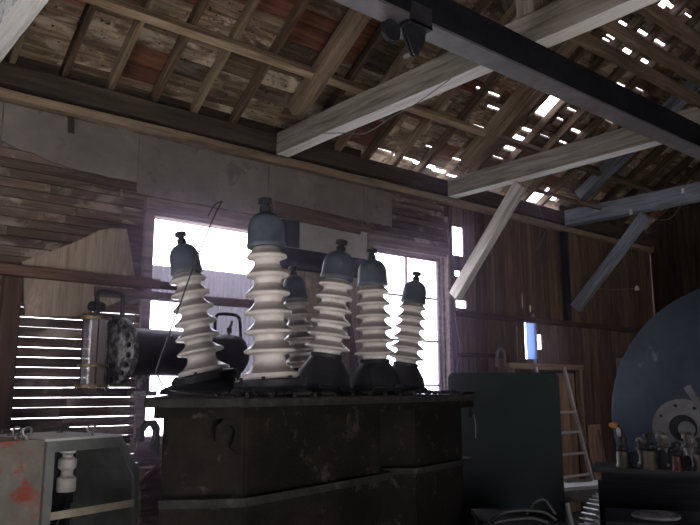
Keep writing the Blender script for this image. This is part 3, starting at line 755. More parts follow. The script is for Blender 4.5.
def sheds(z0, z1, n, rt0, rt1, rs0, rs1):
    prof = []
    p = (z1 - z0) / n
    for i in range(n):
        f = i / max(n - 1, 1); rt = rt0 + (rt1 - rt0) * f; rs = rs0 + (rs1 - rs0) * f; d = rs - rt; b = z0 + i * p
        prof += [(rt, b + .0 * p), (rt, b + .16 * p), (rt + .07 * d, b + .23 * p), (rt + .30 * d, b + .29 * p), (rt + .72 * d, b + .33 * p), (rt + .93 * d, b + .36 * p), (rs, b + .41 * p), (rs, b + .47 * p), (rt + .95 * d, b + .52 * p),
                 (rt + .70 * d, b + .60 * p), (rt + .42 * d, b + .72 * p), (rt + .18 * d, b + .84 * p), (rt + .04 * d, b + .94 * p)]
    return prof
def bushing(base_px, depth, tip_px, cap_px, shed_px, turret, flare, label, n=6, lean=0.0, mound=1.5):
    """base_px: the column where it stands; its foot is set on the tank top"""
    B = at(base_px, 396, depth)
    # put the foot exactly on the plate
    B = CAM + (B - CAM) * 1.0; B.z = TOP
    rt_ = ray(*tip_px); fh = Vector((math.sin(YAW), math.cos(YAW), 0)); T = CAM + rt_ * (((B - CAM).dot(fh) + lean) / rt_.dot(fh))
    L = (T - B).length; s = depth / F_PX
    root = thing('porcelain_bushing', label, 'porcelain bushing', group='porcelain bushings on the oil tank', mat=axis_m(B, T - B))
    tilt = math.acos(max(-1, min(1, (T - B).normalized().z)))
    rc = cap_px * s; rs = shed_px * s; rt = rs * .60
    zt = turret * L; zc = .745 * L
    low = -rs * 1.3 * math.tan(tilt) * 0
    if flare:
        bm = bmesh.new(); lathe(bm, [(rs * 1.30, zt * .45), (rs * 1.36, zt * .48), (rs * 1.36, zt * .55), (rs * 1.42, zt * .6), (rs * 1.42, zt * .92), (rs * 1.3, zt), (rt, zt)], 44)
        fb = finish('base_flange', bm, M['blackmetal'], root, True)
        for k in range(8):
            a = 2 * PI * k / 8
            bm = bmesh.new(); lathe(bm, [(.011, 0), (.011, .016), (.0, .018)], 6, Matrix.Translation((rs * 1.34 * math.cos(a), rs * 1.34 * math.sin(a), zt * .95))); finish('flange_bolt', bm, M['blackmetal'], fb)
        prof = [(rt * .9, zt), (rs * 1.06, zt + .001), (rs * 1.12, zt + .012 * L), (rs * 1.08, zt + .03 * L), (rs * .86, zt + .045 * L), (rt * 1.12, zt + .068 * L), (rt * 1.03, zt + .085 * L)]
        z0 = zt + .095 * L
        prof += sheds(z0, zc, n, rt, rt * .86, rs, rs * .80)
    else:
        bm = bmesh.new(); lathe(bm, [(rs * 1.36, .042 * L), (rs * 1.36, .055 * L), (rs * 1.25, .065 * L), (rs * 1.15, zt * .55), (rt * 1.18, zt * .9), (rt * 1.22, zt * .92), (rt * 1.22, zt), (rt * .9, zt)], 44)
        fb = finish('turret', bm, M['blackmetal'], root, True)
        for k in range(8):
            a = 2 * PI * k / 8
            bm = bmesh.new(); lathe(bm, [(.012, 0), (.012, .018), (.0, .02)], 6, Matrix.Translation((rs * 1.34 * math.cos(a), rs * 1.34 * math.sin(a), .05 * L))); finish('turret_bolt', bm, M['blackmetal'], fb)
        prof = [(rt * .8, zt)] + sheds(zt + .004, zc, n, rt, rt * .88, rs, rs * .78)
    prof += [(rt * .8, zc), (rt * .8, zc + .006)]
    bm = bmesh.new(); lathe(bm, [(rs * mound, 0), (rs * mound, .018), (rs * (mound - .06), .03), (rs * 1.2, .05 + rs * math.sin(tilt)), (0, .05 + rs * math.sin(tilt))], 44)
    bp = finish('base_mound', bm, M['blackmetal'], root, True); bp.matrix_local = root.matrix_basis.to_3x3().inverted().to_4x4() @ Matrix.Translation((0, 0, .003))
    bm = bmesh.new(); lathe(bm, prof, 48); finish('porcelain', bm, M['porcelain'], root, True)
    zd = .925 * L; hc = zd - zc
    bm = bmesh.new()
    lathe(bm, [(rc * .86, zc - .006), (rc * 1.03, zc - .006), (rc * 1.05, zc + .006), (rc * 1.03, zc + .02), (rc, zc + .025), (rc * .99, zc + hc * .45), (rc * .95, zc + hc * .62), (rc * .84, zc + hc * .78), (rc * .64, zc + hc * .90), (rc * .36, zc + hc * .975), (rc * .22, zd), (rc * .22, zd + .002)], 40)
    finish('cap', bm, M['cap'], root, True)
    bm = bmesh.new(); lathe(bm, [(rc * .3, zd), (rc * .3, zd + .028 * L), (rc * .2, zd + .03 * L), (rc * .2, zd + .046 * L), (rc * .38, zd + .046 * L), (rc * .38, .995 * L), (rc * .26, L), (0, L)], 12)
    finish('terminal_stud', bm, M['blackmetal'], root, True)
    feet.append((Vector((B.x, B.y)), rs * mound + .03))
    return root
feet = [(Vector((P0 + U * -.05 + V * .1).xy), .06)]
bushing(271, 3.78, (265, 198), 19.5, 25.8, .082, True, 'tallest cream porcelain bushing, upright at the front of the black tank', 6, 0, 1.55)
bushing(208, 4.36, (180, 232), 15.5, 23.5, .125, True, 'cream porcelain bushing leaning away, standing alone before the brightest window', 6, 0, 2.0)
bushing(321, 4.25, (342, 240), 16.5, 22.5, .26, False, 'tilted cream porcelain bushing with a dark turret, just behind the tallest one', 6)
bushing(376, 4.66, (371.5, 249), 15.2, 20.5, .235, False, 'upright porcelain bushing at the edge of the second window', 6)
bushing(303, 5.05, (293, 266), 12.3, 17.5, .2, False, 'small porcelain bushing mostly hidden behind the tilted one', 6)
bushing(402, 5.25, (417, 272), 12.3, 17.5, .25, False, 'porcelain bushing silhouetted against the glaring second window', 6)
# dirt and twigs on the tank top
bm = bmesh.new()
for i in range(260):
    u, v = random.uniform(-.02, 2.25), random.uniform(-.04, .12) if i % 2 else random.uniform(.0, 1.2)
    c = P0 + U * u + V * v; r = random.uniform(.006, .022)
    if any((c.xy - q).length < R_ for q, R_ in feet) or abs(v + .036) < .02 or (v > .35 and u < v - .2): continue
    m = Matrix.Translation((c.x, c.y, TOP + r * .75 + .002)) @ Matrix.Rotation(random.random() * 6, 4, 'Z') @ Matrix.Diagonal((r * random.uniform(1, 3), r, r * .7, 1))
    bmesh.ops.create_icosphere(bm, subdivisions=1, radius=1, matrix=m)
for i in range(46):
    u, v = random.uniform(0, 1.2), random.uniform(-.045, .1)
    c = P0 + U * u + V * v + Vector((0, 0, TOP + .006))
    if any((c.xy - q).length < R_ + .08 for q, R_ in feet) or abs(v + .036) < .025: continue
    d = Vector((random.uniform(-1, 1), random.uniform(-1, 1), random.uniform(.1, .9))).normalized() * random.uniform(.03, .09)
    tube(bm, [c, c + d * .6 + Vector((0, 0, .01)), c + d], .0022, 5, True, 3)
deb = tag(finish('debris', bm, M['grime']), 'twigs and dirt lying on the black tank top', 'debris'); deb['kind'] = 'stuff'
# bent wire standing on the tank
bm = bmesh.new()
tube(bm, [at(p[0], p[1], d) for p, d in (((156, 371), 3.75), ((166, 342), 3.75), ((178, 310), 3.76), ((190, 276), 3.78), ((203, 243), 3.8), ((214, 217), 3.8), ((222, 201), 3.8))], .0045, 6)
tube(bm, [at(p[0], p[1], 3.8) for p in ((222, 201), (215, 205), (208, 216))], .0035, 6)
p = at(156, 371, 3.75); tube(bm, [p, (p.x + .06, p.y - .04, p.z - .1), (P0 + U * -.05 + V * .1 + Vector((0, 0, TOP + .008)))], .0045, 6)
tag(finish('bent_wire', bm, M['blackcable'], None, True), 'thin bent wire rising from the tank across the bright window', 'wire')

# ------------------------------------------------------------------ horizontal oil drum with gauge
dz = EYE + 37 * 5.0 / F_PX
A0 = at(118, 351, 5.0); A0.z = dz
dphi = math.radians(9); ax = Vector((math.cos(dphi), math.sin(dphi), 0)); DLen = 1.10; DR = .168
dm = Matrix.Translation((A0.x, A0.y, 0)) @ Matrix.Rotation(dphi, 4, 'Z')
drum = thing('oil_drum', 'dark horizontal oil drum on legs before the bright window', 'oil drum', mat=dm)
AX = Matrix.Translation((0, 0, dz)) @ Matrix.Rotation(PI / 2, 4, 'Y')
bm = bmesh.new(); lathe(bm, [(DR * .9, .02), (DR, .02), (DR, DLen - .12), (DR * .95, DLen - .05), (DR * .75, DLen - .01), (DR * .4, DLen + .015), (0, DLen + .02)], 48, AX); finish('drum_shell', bm, M['blackmetal'], drum, True)
bm = bmesh.new(); lathe(bm, [(0, -.03), (.225, -.03), (.232, -.024), (.232, .018), (.15, .018)], 48, AX); fl = finish('end_flange', bm, M['flangeface'], drum, True)
for k in range(18):
    a = 2 * PI * k / 18
    bm = bmesh.new(); lathe(bm, [(.017, -.052), (.017, -.031)], 6, AX @ Matrix.Translation((.2 * math.cos(a), .2 * math.sin(a), 0))); finish('flange_bolt', bm, M['blackmetal'], fl)
for x in (.62, .98):
    bm = bmesh.new(); box(bm, x - .03, x + .03, -.12, .12, dz - DR - .02, dz - DR + .035); box(bm, x - .03, x + .03, -.10, -.06, 0, dz - DR - .02); box(bm, x - .03, x + .03, .06, .10, 0, dz - DR - .02); finish('leg', bm, M['blackmetal'], drum)
# loop pipe at far end
def dl(px_, py_, y=0.0):            # pixel -> drum-local point on the drum's axis plane shifted y
    inv = dm.inverted(); o = inv @ CAM; d = inv.to_3x3() @ ray(px_, py_); t = (y - o.y) / d.y; return o + d * t
bm = bmesh.new(); tube(bm, [dl(215, 338), dl(215, 322), dl(217, 315.5), dl(222, 314), dl(232, 314.5), dl(238, 317), dl(240, 324), dl(241, 345)], .014, 10); finish('loop_pipe', bm, M['blackmetal'], drum, True)
bm = bmesh.new(); tube(bm, [dl(229, 338), dl(229, 329), dl(231, 325), dl(232, 321)], .011, 8); lathe(bm, [(.022, 0), (.022, .04), (.0, .05)], 12, Matrix.Translation(dl(229, 333))); finish('vent_valve', bm, M['blackmetal'], drum, True)
# small outlet flange under the drum
p = dl(142, 396); bm = bmesh.new(); lathe(bm, [(.05, 0), (.10, 0), (.10, .035), (.05, .035), (.05, dz - DR - p.z + .03)], 24, Matrix.Translation((p.x, 0, p.z))); finish('outlet_neck', bm, M['flangeface'], drum, True)
# breather gauge
g0 = dl(92, 386); g1 = dl(92, 318); gx = g0.x; gz0, gz1 = g0.z, g1.z; gr = .074
gau = bpy.data.objects.new('gauge', None); col.objects.link(gau); gau.parent = drum; gau.location = (gx, 0, 0); gau['label'] = 'glass gauge with brown filling and brass ends'
bm = bmesh.new(); lathe(bm, [(gr, gz0 + .01), (gr, gz1 - .01), (gr - .005, gz1 - .01), (gr - .005, gz0 + .01)], 36); finish('glass_tube', bm, M['tube'], gau, True)
bm = bmesh.new(); lathe(bm, [(0, gz0 + .012), (gr * .66, gz0 + .012), (gr * .66, gz1 - .085), (0, gz1 - .085)], 32, Matrix.Translation((gr * .26, 0, 0))); finish('filling', bm, M['silica'], gau, True)
bm = bmesh.new(); lathe(bm, [(0, gz1 - .084), (gr * .70, gz1 - .084), (gr * .70, gz1 - .015), (0, gz1 - .015)], 32, Matrix.Translation((gr * .22, 0, 0))); finish('white_band', bm, M['offwhite'], gau, True)
for nm, z, rr in (('lower_ring', gz0 - .012, .11), ('upper_ring', gz1 - .012, .10), ('middle_ring', gz0 + .125, .10)):
    bm = bmesh.new(); lathe(bm, [(gr + .002 if nm == 'middle_ring' else 0, z), (rr, z), (rr, z + .022), (gr + .002 if nm == 'middle_ring' else 0, z + .022)], 32); finish(nm, bm, M['brass'], gau, True)
for k in range(5):
    a = 2 * PI * k / 5 + 4.4
    bm = bmesh.new(); tube(bm, [(.09 * math.cos(a), .09 * math.sin(a), gz0 - .035), (.09 * math.cos(a), .09 * math.sin(a), gz1 + .03)], .005, 8, False); finish('tie_rod', bm, M['blackmetal'], gau)
bm = bmesh.new(); box(bm, .06, -gx - .02, -.02, .02, gz0 + .12, gz0 + .15); finish('bracket', bm, M['blackmetal'], gau)
bm = bmesh.new(); lathe(bm, [(.022, gz1 + .008), (.022, gz1 + .05), (.03, gz1 + .05), (.03, gz1 + .10), (.02, gz1 + .12), (.016, gz1 + .13)], 16)
for s in (-1, 1): lathe(bm, [(.0, .0), (.012, 0), (.012, .02), (.034, .022), (.036, .04), (.030, .052), (0, .055)], 16, Matrix.Translation((0, 0, gz1 + .078)) @ Matrix.Rotation(s * PI / 2, 4, 'Y'))
finish('valve', bm, M['blackmetal'], gau, True)
zt_ = dl(100, 291).z
xe = dl(123, 300).x
bm = bmesh.new(); tube(bm, [(gx, 0, gz1 + .12), (gx, 0, zt_ - .05), (gx + .012, 0, zt_ - .012), (gx + .05, 0, zt_), (xe - .05, 0, zt_), (xe - .012, 0, zt_ - .012), (xe, 0, zt_ - .05), (xe, 0, dz + DR * .9)], .017, 12); finish('gauge_pipe', bm, M['blackmetal'], drum, True)

# ------------------------------------------------------------------ cabinet at the lower left
cp = at(46, 441.5, 3.9); CZ = cp.z
cphi = math.radians(17)
cab = thing('switch_cabinet', 'open grey-green metal cabinet with red paint patches', 'cabinet', (cp.x, cp.y, 0), cphi)
CWd, CDp = .60, .62
inv = (Matrix.Translation((cp.x, cp.y, 0)) @ Matrix.Rotation(cphi, 4, 'Z')).inverted()
def cl_(x, y, v=0.0):
    o = inv @ CAM; d = inv.to_3x3() @ ray(x, y); t = (v - o.y) / d.y; return o + d * t
q1 = cl_(121, 437); q2 = cl_(138, 471); CWd = q2.x; chx = q1.x; chz = q2.z
XZ = Matrix(((1, 0, 0, 0), (0, 0, 1, 0), (0, 1, 0, 0), (0, 0, 0, 1)))
# body shell: profile in XZ pushed back along Y, hollow
outer = [(0, 0), (CWd, 0), (CWd, chz), (chx, CZ), (0, CZ)]
bm = bmesh.new(); box(bm, 0, .012, .0, CDp, .04, CZ); finish('side_panel', bm, M['cabpaint'], cab)
bm = bmesh.new(); prism(bm, [(CWd - .012, .04), (CWd, .04), (CWd, chz), (chx, CZ), (chx - .01, CZ - .012), (CWd - .012, chz - .006)], 0.0, CDp, XZ); finish('right_panel', bm, M['cabframe'], cab)
bm = bmesh.new(); box(bm, -.008, chx + .004, -.008, CDp + .02, CZ, CZ + .012); finish('top_panel', bm, M['cabtop_lit'], cab)
bm = bmesh.new(); prism(bm, [(0, .04), (CWd, .04), (CWd, chz), (chx, CZ), (0, CZ)], CDp, CDp + .012, XZ); finish('back_panel', bm, M['blackmetal'], cab)
# front frame with opening
o1 = cl_(54, 448); o2 = cl_(119, 445); ob = cl_(53, 516)
fw = o1.x; ftop = CZ - .06
bm = bmesh.new()
prism(bm, [(0, .04), (fw, .04), (fw, CZ), (0, CZ)], -.012, .004, XZ)
prism(bm, [(fw, ftop), (chx - .02, ftop), (chx, CZ), (fw, CZ)], -.012, .004, XZ)
prism(bm, [(chx - .02, ftop), (CWd - .045, chz - .02), (CWd, chz), (chx, CZ)], -.012, .004, XZ)
prism(bm, [(CWd - .045, .04), (CWd, .04), (CWd, chz), (CWd - .045, chz - .02)], -.012, .004, XZ)
prism(bm, [(fw, .04), (CWd - .045, .04), (CWd - .045, .3), (fw, .3)], -.012, .004, XZ)
finish('front_frame', bm, M['cabframe'], cab)
rz = cl_(90, 509).z
bm = bmesh.new(); box(bm, fw - .01, CWd - .04, -.026, -.012, rz - .022, rz + .018); finish('cross_rail', bm, M['cabrail'], cab)
bm = bmesh.new(); box(bm, .012, CWd - .012, .02, CDp, .30, .32); box(bm, chx - .12, chx - .1, .3, CDp, .32, CZ - .05); finish('inner_shelf', bm, M['blackmetal'], cab)
p = cl_(67, 470, .18); bm = bmesh.new()
lathe(bm, [(.05, -.12), (.055, -.11), (.055, -.045), (.035, -.03), (.035, .0), (.052, .015), (.052, .06), (.03, .075), (.03, .09), (.045, .1), (.04, .12), (0, .125)], 20, Matrix.Translation(p)); finish('ceramic_insulator', bm, M['offwhite'], cab, True)
bm = bmesh.new(); box(bm, p.x - .09, p.x + .09, p.y + .05, p.y + .075, p.z - .2, p.z + .15); tube(bm, [p + Vector((0, 0, -.12)), p + Vector((-.01, -.02, -.2)), p + Vector((-.05, 0, -.3)), p + Vector((-.06, .03, -.4))], .007, 6); finish('inner_bracket', bm, M['blackmetal'], cab)
# rings and rod on top
def eyebolt(parent, p, r=.023):
    bm = bmesh.new()
    tube(bm, [p + Vector((r * math.sin(a) * .9, r * math.sin(a) * -.3, .02 + r + r * -math.cos(a))) for a in [2 * PI * k / 18 for k in range(19)]], .0065, 8, False)
    lathe(bm, [(.014, 0), (.014, .012), (.008, .014), (.008, .024)], 10, Matrix.Translation(p)); finish('lifting_eye', bm, M['steel'], parent, True)
for (x, v) in (((27, 438), .03), ((91, 437), .03), ((17, 436), .14)):
    q = cl_(x[0], x[1], v); 
    if q.x < 0: q.x = q.x
    eyebolt(cab, Vector((max(q.x, -.0) if x[0] > 50 else q.x, v, CZ + .012)))
bm = bmesh.new(); box(bm, -.5, -.008, .0, CDp, .04, CZ + .012)
for f in bm.faces: pass
finish('neighbour_bay', bm, M['cabpaint'], cab)
bm = bmesh.new(); tube(bm, [(.02, .45, CZ + .035), (chx - .04, .45, CZ + .035)], .014, 10, False); lathe(bm, [(.02, CZ + .012), (.02, CZ + .03)], 8, Matrix.Translation((.06, .45, 0))); lathe(bm, [(.02, CZ + .012), (.02, CZ + .03)], 8, Matrix.Translation((chx - .1, .45, 0)))
finish('top_rod', bm, M['steel'], cab)

# planks leaning under the first window
for (a, b, w, lab) in (((136, 448), (168, 452), .12, 'brown plank lying level under the bright window'), ((139, 484), (165, 462), .05, 'brown plank leaning under the bright window')):
    beam('loose_plank', onY(*a, 5.21 if w > .1 else 5.16), onY(*b, 5.21 if w > .1 else 5.16), .03, w, M['brown'], lab, 'plank')
bm = bmesh.new(); p = onY(138, 488, 5.3); q = onY(190, 488, 5.3); box(bm, p.x, q.x, 5.24, 5.50, 0, p.z)
cr = finish('wooden_crate', bm, M['lath']); tag(cr, 'weathered wooden crate on the floor below the bright window', 'crate')
bm = bmesh.new(); box(bm, p.x + .04, q.x - .04, 5.265, 5.45, p.z, p.z + .14); tag(finish('timber_offcut', bm, M['brown']), 'short brown timber block on the weathered crate', 'timber')

# ------------------------------------------------------------------ green-grey cubicle
c0 = at(448, 374, 5.85); c1 = at(558.5, 371, 5.75)
dx = Vector((c1.x - c0.x, c1.y - c0.y, 0)); GW = dx.length; gphi = math.atan2(dx.y, dx.x); GH = (c0.z + c1.z) / 2
cub = thing('metal_cubicle', 'large blank green-grey steel cubicle beside the black tank', 'cubicle', (c0.x, c0.y, 0), gphi)
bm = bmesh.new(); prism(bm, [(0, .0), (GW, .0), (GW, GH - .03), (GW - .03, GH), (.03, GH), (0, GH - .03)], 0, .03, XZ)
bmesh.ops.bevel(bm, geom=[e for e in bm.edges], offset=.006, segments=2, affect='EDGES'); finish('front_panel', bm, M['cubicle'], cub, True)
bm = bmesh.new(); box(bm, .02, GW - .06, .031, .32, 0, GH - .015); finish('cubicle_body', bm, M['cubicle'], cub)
for x, z in ((.05, GH - .05), (GW - .06, GH - .055)):
    bm = bmesh.new(); lathe(bm, [(.012, 0), (.012, .008), (0, .01)], 10, Matrix.Translation((x, 0, z)) @ Matrix.Rotation(PI / 2, 4, 'X')); finish('panel_screw', bm, M['blackmetal'], cub)

# ------------------------------------------------------------------ ladder, stick, rod, box on the wall
def leanpt(px_, py_, Y): return onY(px_, py_, Y)
lt = onY(564, 368, WY - .06); lb = onY(590, 473, 5.12); d = (lb - lt); lb = lt + d * (lt.z / -d.z)
lad = thing('ladder', 'pale aluminium ladder leaning against the plank door', 'ladder', lb)
lw = Vector((-.62, 0, 0))
for off_ in (Vector((0, 0, 0)), lw):
    o = beam('stile', lb + off_ + Vector((0, 0, .02)), lt + off_, .028, .06, M['alu'], jit=0); keep(o, lad)
def ptz(z): t = (z - lb.z) / (lt.z - lb.z); return lb + (lt - lb) * t
z = .27
for py_ in (412, 431.5, 452.5, 474, 497):
    # rung height from its place in the photograph
    best = min((abs((lambda P: (262.5 - F_PX * ((P - CAM).dot(cam_u)) / ((P - CAM).dot(cam_f))))(ptz(zz / 200)) - py_), zz / 200) for zz in range(4, 360))
    P = ptz(best[1])
    o = beam('rung', P + Vector((-.014, 0, 0)), P + lw + Vector((.014, 0, 0)), .03, .03, M['alu'], jit=0); keep(o, lad)
s0 = onY(577, 395, WY - .07); s1 = onY(594, 474, 5.2); d = s1 - s0; s1 = s0 + d * (s0.z / -d.z)
bm = bmesh.new(); tube(bm, [s0, s1 + Vector((0, 0, .012))], .012, 8, False); tag(finish('wooden_stick', bm, M['doorframe'], None, True), 'thin wooden stick leaning on the door frame beside the ladder', 'stick')
r0 = onY(599, 432, WY - .06); bm = bmesh.new(); tube(bm, [r0, (r0.x + .05, WY - .2, 0.01)], .014, 8, False); lathe(bm, [(.0, 0), (.02, .005), (.02, .03), (0, .035)], 10, Matrix.Translation(r0)); tag(finish('iron_rod', bm, M['steel'], None, True), 'thin iron rod standing against the wall beside the ladder', 'rod')
bm = bmesh.new(); a = onY(587, 425, WY - .02); box(bm, a.x, a.x + .32, WY - .03, WY - .01, 0, a.z); tag(finish('leaning_board', bm, M['doorwood']), 'short wide board set against the wall beside the door', 'board')
bm = bmesh.new(); a = onY(620, 358, WY - .08); b = onY(634, 386, WY - .08); box(bm, a.x, b.x + .1, WY - .09, WY - .01, b.z, a.z); bx_ = finish('wall_box', bm, M['cabrail']); tag(bx_, 'pale flat box on the wall behind the blue disc', 'box')
bm = bmesh.new(); q = onY(501, 357, WY - .06)
tube(bm, [q + Vector((-.09, 0, -.12)), q + Vector((-.08, 0, 0.02)), q + Vector((-.02, 0, .1)), q + Vector((.05, 0, .05)), q + Vector((.06, 0, -.1))], .022, 10); tag(finish('hanging_hose', bm, M['cable'], None, True), 'grey loop of hose hanging beside the door above the cubicle', 'hose')

# ------------------------------------------------------------------ big blue disc with a ring
dc = at(764, 420, 6.6); DRd = dc.z
nrm = Vector((-dc.x, -dc.y, 0)).normalized()
nrm = (Matrix.Rotation(math.radians(6), 3, 'Z') @ nrm)
dmx = axis_m(Vector((dc.x, dc.y, 0)), Vector((0, 0, 1)), nrm)
disc = thing('steel_disc', 'huge blue-grey steel disc standing on edge', 'disc', mat=dmx)
FX = Matrix.Translation((0, 0, DRd)) @ Matrix.Rotation(PI / 2, 4, 'Y')
bm = bmesh.new(); lathe(bm, [(0, -.05), (DRd - .012, -.05), (DRd, -.04), (DRd, -.012), (DRd - .02, 0), (0, 0)], 128, FX); finish('disc_plate', bm, M['disc'], disc, True)
rp = at(684, 430, 6.5); rl = dmx.inverted() @ rp
RT = Matrix.Translation((0.0, rl.y, rl.z)) @ Matrix.Rotation(PI / 2, 4, 'Y')
bm = bmesh.new(); lathe(bm, [(.125, .0), (.27, .0), (.27, .03), (.125, .03), (.125, .0)], 56, RT); rg = finish('flange_ring', bm, M['ring'], disc, True)
for k in range(8):
    a = 2 * PI * k / 8 + .25
    bm = bmesh.new(); lathe(bm, [(.016, .03), (.016, .034), (0, .035)], 12, RT @ Matrix.Translation((.215 * math.cos(a), .215 * math.sin(a), 0))); finish('bolt_hole', bm, M['blackmetal'], rg)
bm = bmesh.new(); lathe(bm, [(.123, .001), (.123, .02), (.11, .02), (.11, .001)], 40, RT); lathe(bm, [(0, .002), (.12, .002), (.12, .006), (0, .006)], 40, RT); finish('dark_bore', bm, M['blackmetal'], rg, True)
bm = bmesh.new(); lathe(bm, [(0, .006), (.075, .006), (.075, .03), (.05, .045), (0, .05)], 32, RT @ Matrix.Translation((.01, .03, 0))); finish('hub', bm, M['ring'], rg, True)
ra = dmx.inverted() @ at(688, 386, 6.45); rb = dmx.inverted() @ at(700, 404, 6.45); ra.x = rb.x = .06
bm = bmesh.new(); tube(bm, [ra, rb + (rb - ra) * .6], .035, 12, False); finish('round_bar', bm, M['ring'], disc, True)

# ------------------------------------------------------------------ dark bench with small insulators
b0 = at(601, 467, 5.55); bz = b0.z
bphi = math.radians(-61)
bench = thing('dark_bench', 'black metal bench under the blue disc', 'bench', (b0.x, b0.y, 0), bphi)
bm = bmesh.new(); box(bm, -.06, 2.0, -.05, .44, bz - .035, bz); finish('bench_top', bm, M['blackmetal'], bench)
bm = bmesh.new(); box(bm, 0, 1.95, .0, .40, .0, bz - .036); finish('bench_body', bm, M['black_wood'], bench)
bm = bmesh.new(); box(bm, -.03, 0, .02, .2, bz - .5, bz - .1); finish('end_plate', bm, M['black_wood'], bench)
binv = (Matrix.Translation((b0.x, b0.y, 0)) @ Matrix.Rotation(bphi, 4, 'Z'))
def small_ins(px_, py_b, py_t, m, style, lab, tilt=0.0):
    P = onZ(px_, py_b, bz)
    dpt = (P - CAM).dot(cam_f); Hh = (py_b - py_t) / F_PX * dpt
    r = thing('small_insulator', lab, 'insulator', (P.x, P.y, bz), 0, 'small insulators on the black bench')
    w = Hh
    if style == 0:
        bm = bmesh.new(); lathe(bm, [(.25 * w, 0), (.25 * w, .06 * w), (.22 * w, .1 * w), (.22 * w, .42 * w), (.2 * w, .5 * w), (.15 * w, .52 * w)], 24); finish('insulator_body', bm, M[m], r, True)
        bm = bmesh.new(); lathe(bm, [(.15 * w, .52 * w), (.2 * w, .55 * w), (.2 * w, .66 * w), (.1 * w, .7 * w), (.1 * w, .84 * w), (.16 * w, .85 * w), (.16 * w, .95 * w), (0, w)], 16); finish('terminal_cap', bm, M['blackmetal'], r, True)
        bm = bmesh.new(); lathe(bm, [(.1 * w, -.03 * w), (.26 * w, -.03 * w), (.26 * w, .03 * w), (.1 * w, .03 * w)], 24, Matrix.Translation((.02, -.30 * w, .28 * w)) @ Matrix.Rotation(PI / 2, 4, 'X')); finish('side_ring', bm, M['blackmetal'], r, True)
    else:
        bm = bmesh.new(); lathe(bm, [(.17 * w, 0), (.17 * w, .05 * w), (.10 * w, .08 * w), (.085 * w, .35 * w), (.14 * w, .5 * w), (.15 * w, .53 * w), (.1 * w, .55 * w)], 20); finish('insulator_body', bm, M[m], r, True)
        bm = bmesh.new(); lathe(bm, [(.1 * w, .55 * w), (.2 * w, .57 * w), (.2 * w, .62 * w), (.11 * w, .64 * w), (.13 * w, .8 * w), (.18 * w, .82 * w), (.18 * w, .92 * w), (.08 * w, 1.0 * w), (0, w)], 12); finish('terminal_cap', bm, M['steel'], r, True)
        bm = bmesh.new(); tube(bm, [(0, 0, .72 * w), (.25 * w, -.05 * w, .6 * w), (.3 * w, -.05 * w, .35 * w)], .03 * w, 8); finish('terminal_arm', bm, M['blackmetal'], r, True)
    return r
small_ins(624, 467, 437, 'olive', 0, 'squat dark insulator under the orange rag')
small_ins(642, 464, 438, 'offwhite', 1, 'thin pale insulator, second along the black bench')
small_ins(651, 469, 433, 'olive', 0, 'tall dark insulator with olive body in front of the blue disc')
small_ins(664, 466, 433, 'offwhite', 1, 'pale insulator in front of the grey ring')
small_ins(678, 471, 442, 'red', 0, 'dark red insulator in front of the ring')
small_ins(690, 466, 433, 'offwhite', 1, 'pale insulator beside the hub of the ring')
small_ins(703, 472, 438, 'olive', 0, 'dark insulator at the end of the bench')
# orange rag on a bent stem above the first insulator
P = onZ(628, 462, bz); dpt = (P - CAM).dot(cam_f)
rag = thing('orange_rag', 'orange and white rag on a stick beside the disc', 'rag', (P.x, P.y, bz))
e0 = at(626, 440, dpt) - Vector((P.x, P.y, bz)); e1 = at(617, 426, dpt) - Vector((P.x, P.y, bz))
bm = bmesh.new(); tube(bm, [(0, 0, .0), (0, 0, e0.z * .5), e0, (e0 + e1) / 2 + Vector((0, 0, .02)), e1 + Vector((.01, 0, .01))], .006, 6); finish('stick', bm, M['blackcable'], rag)
def ragbm(c, a, b, t, rot):
    bm = bmesh.new(); bmesh.ops.create_icosphere(bm, subdivisions=3, radius=1, matrix=Matrix.Translation(c) @ rot @ Matrix.Diagonal((a, t, b, 1)))
    for v in bm.verts: v.co += Vector((random.uniform(-1, 1), random.uniform(-1, 1), random.uniform(-1, 1))) * .0035
    return bm
VR = Matrix((( cam_r.x, cam_f.x, cam_u.x, 0), (cam_r.y, cam_f.y, cam_u.y, 0), (cam_r.z, cam_f.z, cam_u.z, 0), (0, 0, 0, 1)))
finish('orange_cloth', ragbm(at(613, 425, dpt) - Vector((P.x, P.y, bz)), .034, .024, .02, VR), M['orange'], rag, True)
finish('white_cloth', ragbm(at(618.5, 432, dpt) - Vector((P.x, P.y, bz)), .016, .04, .015, VR @ Matrix.Rotation(math.radians(-12), 4, 'Y')), M['slat'], rag, True)

# ------------------------------------------------------------------ white-topped table, gear, front crate with cables
t0 = at(563, 483, 7.0); tz = t0.z
tab = thing('work_table', 'low table with a dusty white top in front of the ladder', 'table', (t0.x - .35, t0.y - .05, 0), math.radians(-14))
bm = bmesh.new(); box(bm, 0, .86, -.14, .16, tz - .03, tz); finish('table_top', bm, M['slat'], tab)
bm = bmesh.new(); box(bm, .03, .83, -.11, .13, tz - .14, tz - .031); finish('apron', bm, M['olive'], tab)
for x, y in ((.05, -.09), (.81, -.09), (.05, .11), (.81, .11)):
    bm = bmesh.new(); box(bm, x - .03, x + .03, y - .03, y + .03, 0, tz - .14); finish('leg', bm, M['olive'], tab)
r0 = Vector((t0.x + .0, t0.y - .03, tz + .016)); bm = bmesh.new(); tube(bm, [r0, r0 + Vector((.32, -.08, 0))], .014, 8, False); tag(finish('metal_bar', bm, M['steel'], None, True), 'short metal bar lying on the white table top', 'bar')
gp = at(613, 530, 6.35); GRr = .315; 
gphi2 = math.atan2(-gp.y, -gp.x) + math.radians(48)
gm = Matrix.Translation((gp.x, gp.y, 0)) @ Matrix.Rotation(gphi2, 4, 'Z')
gz = GRr + .032
